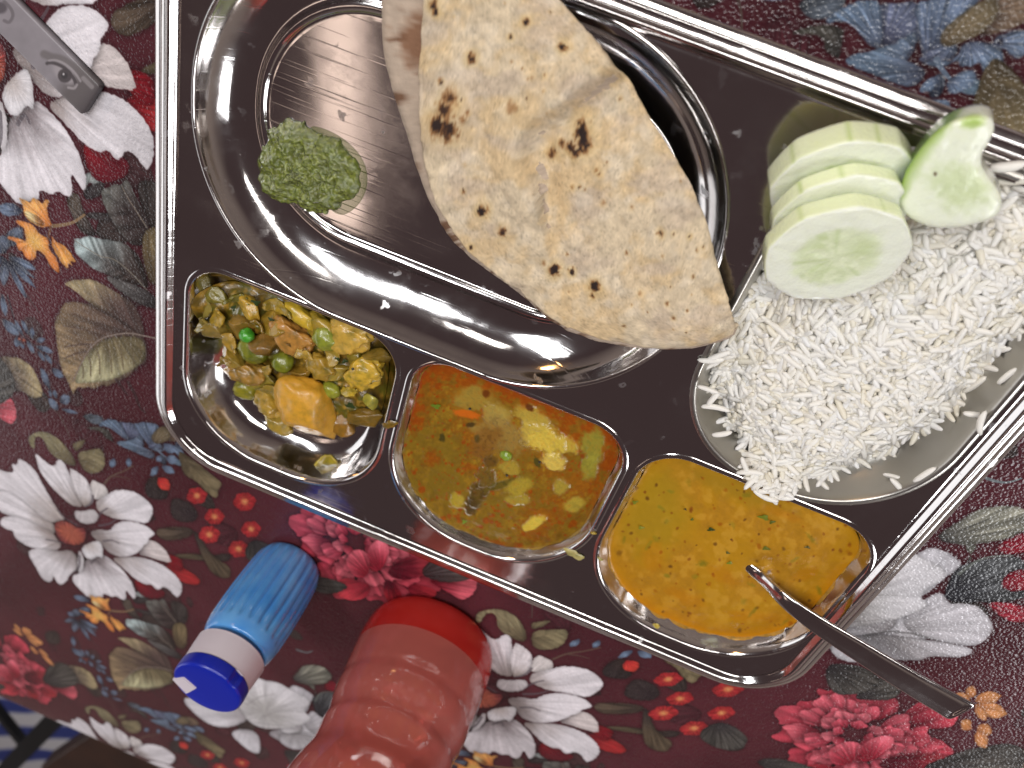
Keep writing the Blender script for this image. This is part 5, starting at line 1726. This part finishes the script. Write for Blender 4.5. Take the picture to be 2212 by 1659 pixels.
def blue_bottle():
    loc = np.array([*at(632, 1215, 0)[:2], .0006])
    root = thing('blue_shaker_bottle', 'fluted translucent blue plastic bottle with a white collar and blue flip cap', 'bottle', tuple(loc))
    root.scale = (1, 1, 1.045)
    k = plain('blue_plastic', (60, 122, 192), rough=.2)
    k.b.inputs['Transmission Weight'].default_value = .15
    k.b.inputs['Coat Weight'].default_value = .7
    k.b.inputs['IOR'].default_value = 1.4
    nz = k.noise(k.coord(), 60, 3)
    k.l(k.ramp(nz.outputs['Fac'], [(.3, tuple(lin((70, 150, 232)))), (.7, tuple(lin((110, 180, 242))))]), k.b.inputs['Base Color'])
    H = .0615
    rb = .0212
    prof = spl([(.0, .0), (.010, .0), (rb * .84, .0006), (rb * .95, .0035), (rb * 1.02, .010), (rb * 1.06, .025), (rb * 1.07, .040), (rb * 1.05, .053), (rb * 1.0, .0595), (rb * .92, .0635), (.0170, .0652), (.0168, .0700)], 70)
    lathe('bottle_body', prof, k.m, root, n=192, flute=(.09, 22, .002, .058))
    inn = [(max(r - .0016, 0), z + .0016 if z < .03 else z) for r, z in prof[:56]]
    ks = plain('salt_filling', (150, 176, 206), rough=.7)
    fil = spl([(0, .002), (.012, .002), (rb * .86, .004), (rb * .93, .010), (rb * .96, .025), (rb * .96, .036), (rb * .8, .0375), (.004, .0372), (0, .0372)], 40)
    lathe('filling', fil, ks.m, root, n=64)
    wm = plain('white_plastic', (216, 208, 216), rough=.32).m
    lathe('collar', spl([(.0170, .0678), (.0203, .0675), (.0205, .0688), (.0203, .074), (.0199, .080), (.0197, .0818), (.0185, .0822), (.004, .0822), (0, .0822)], 50), wm, root)
    bm_ = plain('blue_cap_plastic', (16, 38, 168), rough=.28).m
    # lid: round disc with a thumb notch cut at one side and a recess showing the white part
    prof = spl([(.0168, .0820), (.0197, .0824), (.0202, .0835), (.0202, .0880), (.0196, .0895), (.0176, .0901), (.006, .0902), (0, .0902)], 46)
    n = 128
    v = []
    cpx = at(398, 1478, .09) - loc
    aw = math.atan2(cpx[1], cpx[0])
    an = math.atan2(*(at(524, 1462, .09) - loc)[1::-1])
    for r, z in prof:
        for i in range(n):
            a = 6.28318 * i / n
            da = abs((a - an + math.pi) % (2 * math.pi) - math.pi)
            rr = r * (1 - .05 * float(sstep(.16, .10, np.array(da))) * (r > .012))
            v.append((rr * math.cos(a), rr * math.sin(a), z))
    mesh('flip_lid', v, ring_faces(n, len(prof)), bm_, root)
    # white diamond shaped tab
    q = [(371, 1468), (396, 1464), (424, 1488), (402, 1500)]
    bmx = bmesh.new()
    vs = [bmx.verts.new(tuple((at(x, y, .0955) - loc) * (1, 1, 1 / 1.045))) for x, y in q]
    fc = bmx.faces.new(vs)
    if fc.normal.z < 0:
        fc.normal_flip()
    ex = bmesh.ops.extrude_face_region(bmx, geom=[fc])
    for e in ex['geom']:
        if isinstance(e, bmesh.types.BMVert):
            e.co.z -= .003
    bmesh.ops.recalc_face_normals(bmx, faces=bmx.faces)
    bmesh.ops.bevel(bmx, geom=list(bmx.edges), offset=.0004, segments=2, affect='EDGES')
    bm_obj('tab', bmx, wm, root, smooth=False)


def red_bottle():
    loc = np.array([*at(938, 1372, 0)[:2], .0006])
    root = thing('red_water_bottle', 'translucent red plastic water bottle with ringed waist, standing below the tray edge', 'bottle', tuple(loc))
    k = NT('milky_red_plastic')
    tr = k.n('ShaderNodeBsdfTransparent')
    tr.inputs[0].default_value = (1.0, .56, .52, 1)
    tl = k.n('ShaderNodeBsdfTranslucent')
    tl.inputs[0].default_value = (*lin((255, 158, 146)), 1)
    k.set(Base_Color=(*lin((255, 146, 134)), 1), Roughness=.07)
    m1 = k.n('ShaderNodeMixShader', i_Fac=.5)
    m2 = k.n('ShaderNodeMixShader', i_Fac=.68)
    k.l(k.b.outputs[0], m1.inputs[1])
    k.l(tl.outputs[0], m1.inputs[2])
    k.l(tr.outputs[0], m2.inputs[1])
    k.l(m1.outputs[0], m2.inputs[2])
    gl = k.n('ShaderNodeBsdfGlossy')
    gl.inputs['Roughness'].default_value = .08
    fr = k.n('ShaderNodeFresnel')
    fr.inputs['IOR'].default_value = 1.5
    m3 = k.n('ShaderNodeMixShader')
    k.l(fr.outputs[0], m3.inputs[0])
    k.l(m2.outputs[0], m3.inputs[1])
    k.l(gl.outputs[0], m3.inputs[2])
    k.l(m3.outputs[0], k.t.nodes['Material Output'].inputs['Surface'])
    R = .0415
    out = spl([(0, .004), (.014, .003), (.026, .0012), (R * .84, .0006), (R * .95, .004), (R * 1.0, .012), (R * 1.01, .028), (R * .99, .044), (R * .977, .050), (R * .98, .0555), (R * .96, .063), (R * .93, .069), (R * .918, .074), (R * .93, .079), (R * .922, .086), (R * .935, .094), (R * 1.0, .104), (R * 1.05, .118), (R * 1.05, .150), (R * .98, .165), (R * .7, .180), (.0155, .190), (.0150, .205)], 130)
    cutz = next(i for i in range(10, 130) if out[i][1] > .027)
    lathe('bottle_body', out[cutz:], k.m, root, n=128)
    # moulded core of the thick base
    kb = plain('red_base_plastic', (222, 56, 48), rough=.1)
    kb.b.inputs['Transmission Weight'].default_value = .45
    kb.b.inputs['IOR'].default_value = 1.3
    lathe('thick_base', out[:cutz + 1], kb.m, root, n=128)
    wt = plain('white_cap_plastic', (208, 60, 54), rough=.35).m
    lathe('cap', spl([(.0150, .192), (.0160, .193), (.0160, .212), (.0150, .2135), (0, .2135)], 20), wt, root, n=64)


# ------------------------------------------------------------------ printed grey bar, splashes, things below the table
def eye_bar():
    c0, c1 = at(32, 0, .004), at(217, 187, .004)
    d0, d1 = at(0, 74, .004), at(165, 238, .004)
    ax = (c1 - c0)[:2] + (d1 - d0)[:2]
    ax /= np.hypot(*ax)
    nx = np.array([ax[1], -ax[0]])
    if nx @ (d1 - c1)[:2] < 0:
        nx = -nx
    wd = abs((d1 - c1)[:2] @ nx)
    end = max((c1[:2] @ ax), (d1[:2] @ ax))
    ori = c1[:2] - ax * (c1[:2] @ ax) + ax * end
    L, nl, nw = .125, 330, 46
    v = []
    r = .0022
    for i in range(nl):
        s = i / (nl - 1)
        dd = L * (1 - s)
        for j in range(nw):
            t = j / (nw - 1) * wd
            ee = min(t, wd - t, dd)
            dx = 0.0
            # rounded corners at the end
            if dd < r and (t < r or t > wd - r):
                tc = r if t < r else wd - r
                q = np.array([r - dd, t - tc])
                h = np.hypot(*q)
                if h > r:
                    q = q / h * r
                p_dd, p_t = r - q[0], tc + q[1]
            else:
                p_dd, p_t = dd, t
            z = .0042 - .0006 * math.exp(-ee / .0005)
            p = ori - ax * p_dd + nx * p_t
            v.append((p[0], p[1], z))
    v = np.array(v)
    px, py = toimg(v)
    X, Y = px * 6.503, py * 6.503
    n1 = fbm(X / 160, Y / 160, 5, 3)
    c = np.repeat(np.array([[134, 128, 132.]]), len(v), 0) * (1 + .12 * (n1 - .5))[:, None]
    c = mixc(c, (92, 86, 86), sstep(1150, 1420, X * .62 + Y * .62) * .9)
    c = mixc(c, (78, 72, 74), sstep(1500, 1720, X * .62 + Y * .62) * .8)

    def line(pts, w, col, a=1.0):
        nonlocal c
        q = spl(pts, 40)
        D = np.full(len(v), 1e9)
        for A, B in zip(q[:-1], q[1:]):
            e = B - A
            t = np.clip(((X - A[0]) * e[0] + (Y - A[1]) * e[1]) / max(e @ e, 1e-9), 0, 1)
            D = np.minimum(D, np.hypot(X - A[0] - t * e[0], Y - A[1] - t * e[1]))
        c = mixc(c, col, a * sstep(w * 1.3, w * .5, D))
    line([(620, 760), (720, 800), (860, 830), (1000, 910), (1120, 1010), (1230, 1100)], 62, (104, 98, 98), .8)
    c = mixc(c, (150, 143, 146), blobm(X, Y, 900, 1040, 190, 95, 42, 0, .35))
    c = mixc(c, (78, 72, 74), blobm(X, Y, 912, 1062, 100, 100, 0, 0, .12))
    c = mixc(c, (62, 58, 60), blobm(X, Y, 905, 1060, 46, 46, 0, 0, .3))
    c = mixc(c, (176, 170, 172), blobm(X, Y, 893, 1042, 16, 16, 0, 0, .4))
    line([(660, 890), (720, 880), (800, 900), (900, 950), (980, 1030), (1040, 1110), (1070, 1190)], 26, (76, 70, 72), .95)
    line([(690, 850), (800, 850), (930, 910), (1050, 1020), (1130, 1140)], 18, (160, 153, 156), .7)
    line([(1080, 1190), (1040, 1240), (960, 1230)], 20, (166, 159, 161), .7)
    line([(1170, 1100), (1240, 1170), (1290, 1220)], 36, (150, 144, 145), .6)
    c = mixc(c, (88, 82, 86), blobm(X, Y, 10, 110, 90, 80, 0, 0, .3))
    line([(60, 20), (150, 120), (180, 220), (130, 310), (60, 290)], 26, (100, 94, 97), .8)
    n_top = len(v)
    f = [(i * nw + j, (i + 1) * nw + j, (i + 1) * nw + j + 1, i * nw + j + 1) for i in range(nl - 1) for j in range(nw - 1)]
    bd = [i * nw for i in range(nl)] + [(nl - 1) * nw + j for j in range(1, nw)] + [i * nw + nw - 1 for i in range(nl - 2, -1, -1)] + [j for j in range(nw - 2, 0, -1)]
    low = np.array([v[b] * (1, 1, 0) + (0, 0, .0006) for b in bd])
    V = np.vstack([v, low])
    C_ = np.vstack([c, np.repeat([[44, 40, 42.]], len(low), 0)])
    m = len(bd)
    for i in range(m):
        j = (i + 1) % m
        f.append((bd[i], bd[j], n_top + j, n_top + i))
    o = mesh('printed_bar', V, f, tint_mat('satin_grey_print', rough=.38, spec=.4), col=lin(np.clip(C_, 0, 255)))
    bmx = bmesh.new()
    bmx.from_mesh(o.data)
    bmesh.ops.recalc_face_normals(bmx, faces=bmx.faces)
    bmx.to_mesh(o.data)
    bmx.free()
    tag(o, 'flat grey bar printed with human eyes, lying on the cloth at the upper left corner', 'printed bar')


def splash(x, y, z, s, colr, label, el=1.5, rot=0):
    c = at(x, y, z)
    rr = np.random.default_rng(int(x + y))
    n = 20
    v, f = [(0, 0, .0010)], []
    for ring, h in ((.4, .0009), (.75, .0006), (1.0, .00005)):
        for i in range(n):
            a = 6.283 * i / n
            q = s * .00019 * ring * (1 + .25 * math.sin(2 * a + x) + .15 * math.sin(5 * a))
            v.append((el * q * math.cos(a), q * math.sin(a), h))
    f = [(0, 1 + i, 1 + (i + 1) % n) for i in range(n)]
    for r in range(2):
        for i in range(n):
            j = (i + 1) % n
            f.append((1 + r * n + i, 1 + (r + 1) * n + i, 1 + (r + 1) * n + j, 1 + r * n + j))
    o = mesh('gravy_splash', v, f, cmat(colr, .25, .5, .2))
    o.location = c
    o.rotation_euler.z = rot
    tag(o, label, 'splash', 'splashes on the steel')


def below_table():
    # striped floor cloth, black metal frame and brown seat seen past the table edge
    FZ = -.46
    k = NT('striped_floor')
    co = k.coord()
    mp = k.n('ShaderNodeMapping')
    mp.inputs['Rotation'].default_value = (0, 0, .9)
    k.l(co, mp.inputs['Vector'])
    wv = k.n('ShaderNodeTexWave', wave_type='BANDS')
    wv.inputs['Scale'].default_value = 3.2
    wv.inputs['Distortion'].default_value = 2.5
    wv.inputs['Detail'].default_value = 2
    k.l(mp.outputs[0], wv.inputs['Vector'])
    k.l(k.ramp(wv.outputs['Fac'], [(.35, tuple(lin((40, 54, 120)))), (.5, tuple(lin((130, 136, 170)))), (.62, tuple(lin((190, 188, 190))))]), k.b.inputs['Base Color'])
    k.set(Roughness=.7)
    o = mesh('floor', [(-3, -3.2, FZ), (3, -3.2, FZ), (3, 2, FZ), (-3, 2, FZ)], [(0, 1, 2, 3)], k.m)
    tag(o, kind='structure')
    blk = plain('black_metal', (10, 10, 11), rough=.7).m
    root = thing('metal_stool_frame', 'black metal stool frame below the lower left table edge', 'stool frame', tuple(at(60, 1630, FZ)))
    o_ = at(60, 1630, FZ)

    def bar(name, a, b, w):
        a, b = np.array(a) - o_, np.array(b) - o_
        T = (b - a) / np.linalg.norm(b - a)
        B = np.cross(T, [0, 0, 1.0])
        B /= np.linalg.norm(B)
        N = np.cross(B, T)
        bm = bmesh.new()
        bmesh.ops.create_cube(bm, size=1)
        for v in bm.verts:
            x, y, z = v.co
            p = (a + b) / 2 + T * x * np.linalg.norm(b - a) + B * y * w + N * z * w
            v.co = Vector(p)
        bmesh.ops.bevel(bm, geom=list(bm.edges), offset=w * .12, segments=2, affect='EDGES')
        bm_obj(name, bm, blk, root, smooth=False)
    zt = -.20
    bar('rail', at(10, 1665, zt + .004), at(140, 1530, zt + .004), .022)
    bar('rail', at(-40, 1490, zt - .03), at(60, 1615, zt - .03), .013)
    bar('leg', at(60, 1613, zt), np.array([*at(60, 1613, zt)[:2], FZ]) + np.array([0, 0, .001]), .02)
    bar('leg', at(-60, 1740, zt), np.array([*at(-60, 1740, zt)[:2], FZ]) + np.array([0, 0, .001]), .02)
    # brown seat panel
    k = NT('dark_brown_wood')
    nz = k.noise(k.coord(), 14, 4)
    k.l(k.ramp(nz.outputs['Fac'], [(.3, tuple(lin((40, 22, 14)))), (.7, tuple(lin((62, 36, 22))))]), k.b.inputs['Base Color'])
    k.set(Roughness=.5)
    zs = -.13
    q = [at(x, y, zs) for x, y in ((85, 1659), (200, 1582), (330, 1620), (520, 1700), (420, 1800), (90, 1760))]
    bm = bmesh.new()
    vs = [bm.verts.new(tuple(p)) for p in q]
    fc = bm.faces.new(vs)
    bm.normal_update()
    if fc.normal.z < 0:
        fc.normal_flip()
    ex = bmesh.ops.extrude_face_region(bm, geom=[fc])
    for e in ex['geom']:
        if isinstance(e, bmesh.types.BMVert):
            e.co.z -= .03
    bmesh.ops.recalc_face_normals(bm, faces=bm.faces)
    bmesh.ops.bevel(bm, geom=list(bm.edges), offset=.004, segments=3, affect='EDGES')
    o = bm_obj('wooden_seat', bm, k.m, smooth=False)
    tag(o, 'dark brown wooden seat board below the lower left table edge', 'seat board')


dal()
kurma()
wall_film('dal_film', 'dal', DALZ, .0022, (176, 132, 44), 5, 'thin uneven yellow dal film on the steel wall above the dal', 'food film')
wall_film('gravy_film', 'mid', KURZ, .0015, (150, 118, 44), 9, 'thin uneven gravy film on the steel wall above the oily gravy', 'food film')
sabzi()
chutney()
rice()
cucumbers()
spoon()
blue_bottle()
red_bottle()
eye_bar()
splash(1240, 1197, DZ + .0004, 16, (172, 160, 100), 'pale gravy drop with an orange dot on the lower right lip of the middle bowl')
splash(1282, 1151, DZ + .0004, 5, (170, 140, 40), 'tiny yellow splash right of the middle bowl')
splash(1418, 1352, DZ - .002, 8, (190, 164, 40), 'yellow dal splash on the lower left wall of the spoon bowl')
splash(842, 917, DZ + .0005, 12, (120, 92, 26), 'brown curry smear on the steel between the lower left and middle bowls', 1.8, .5)
splash(1297, 1207, DZ + .0004, 5, (172, 160, 90), 'small pale splash at the left lip of the spoon bowl')
below_table()
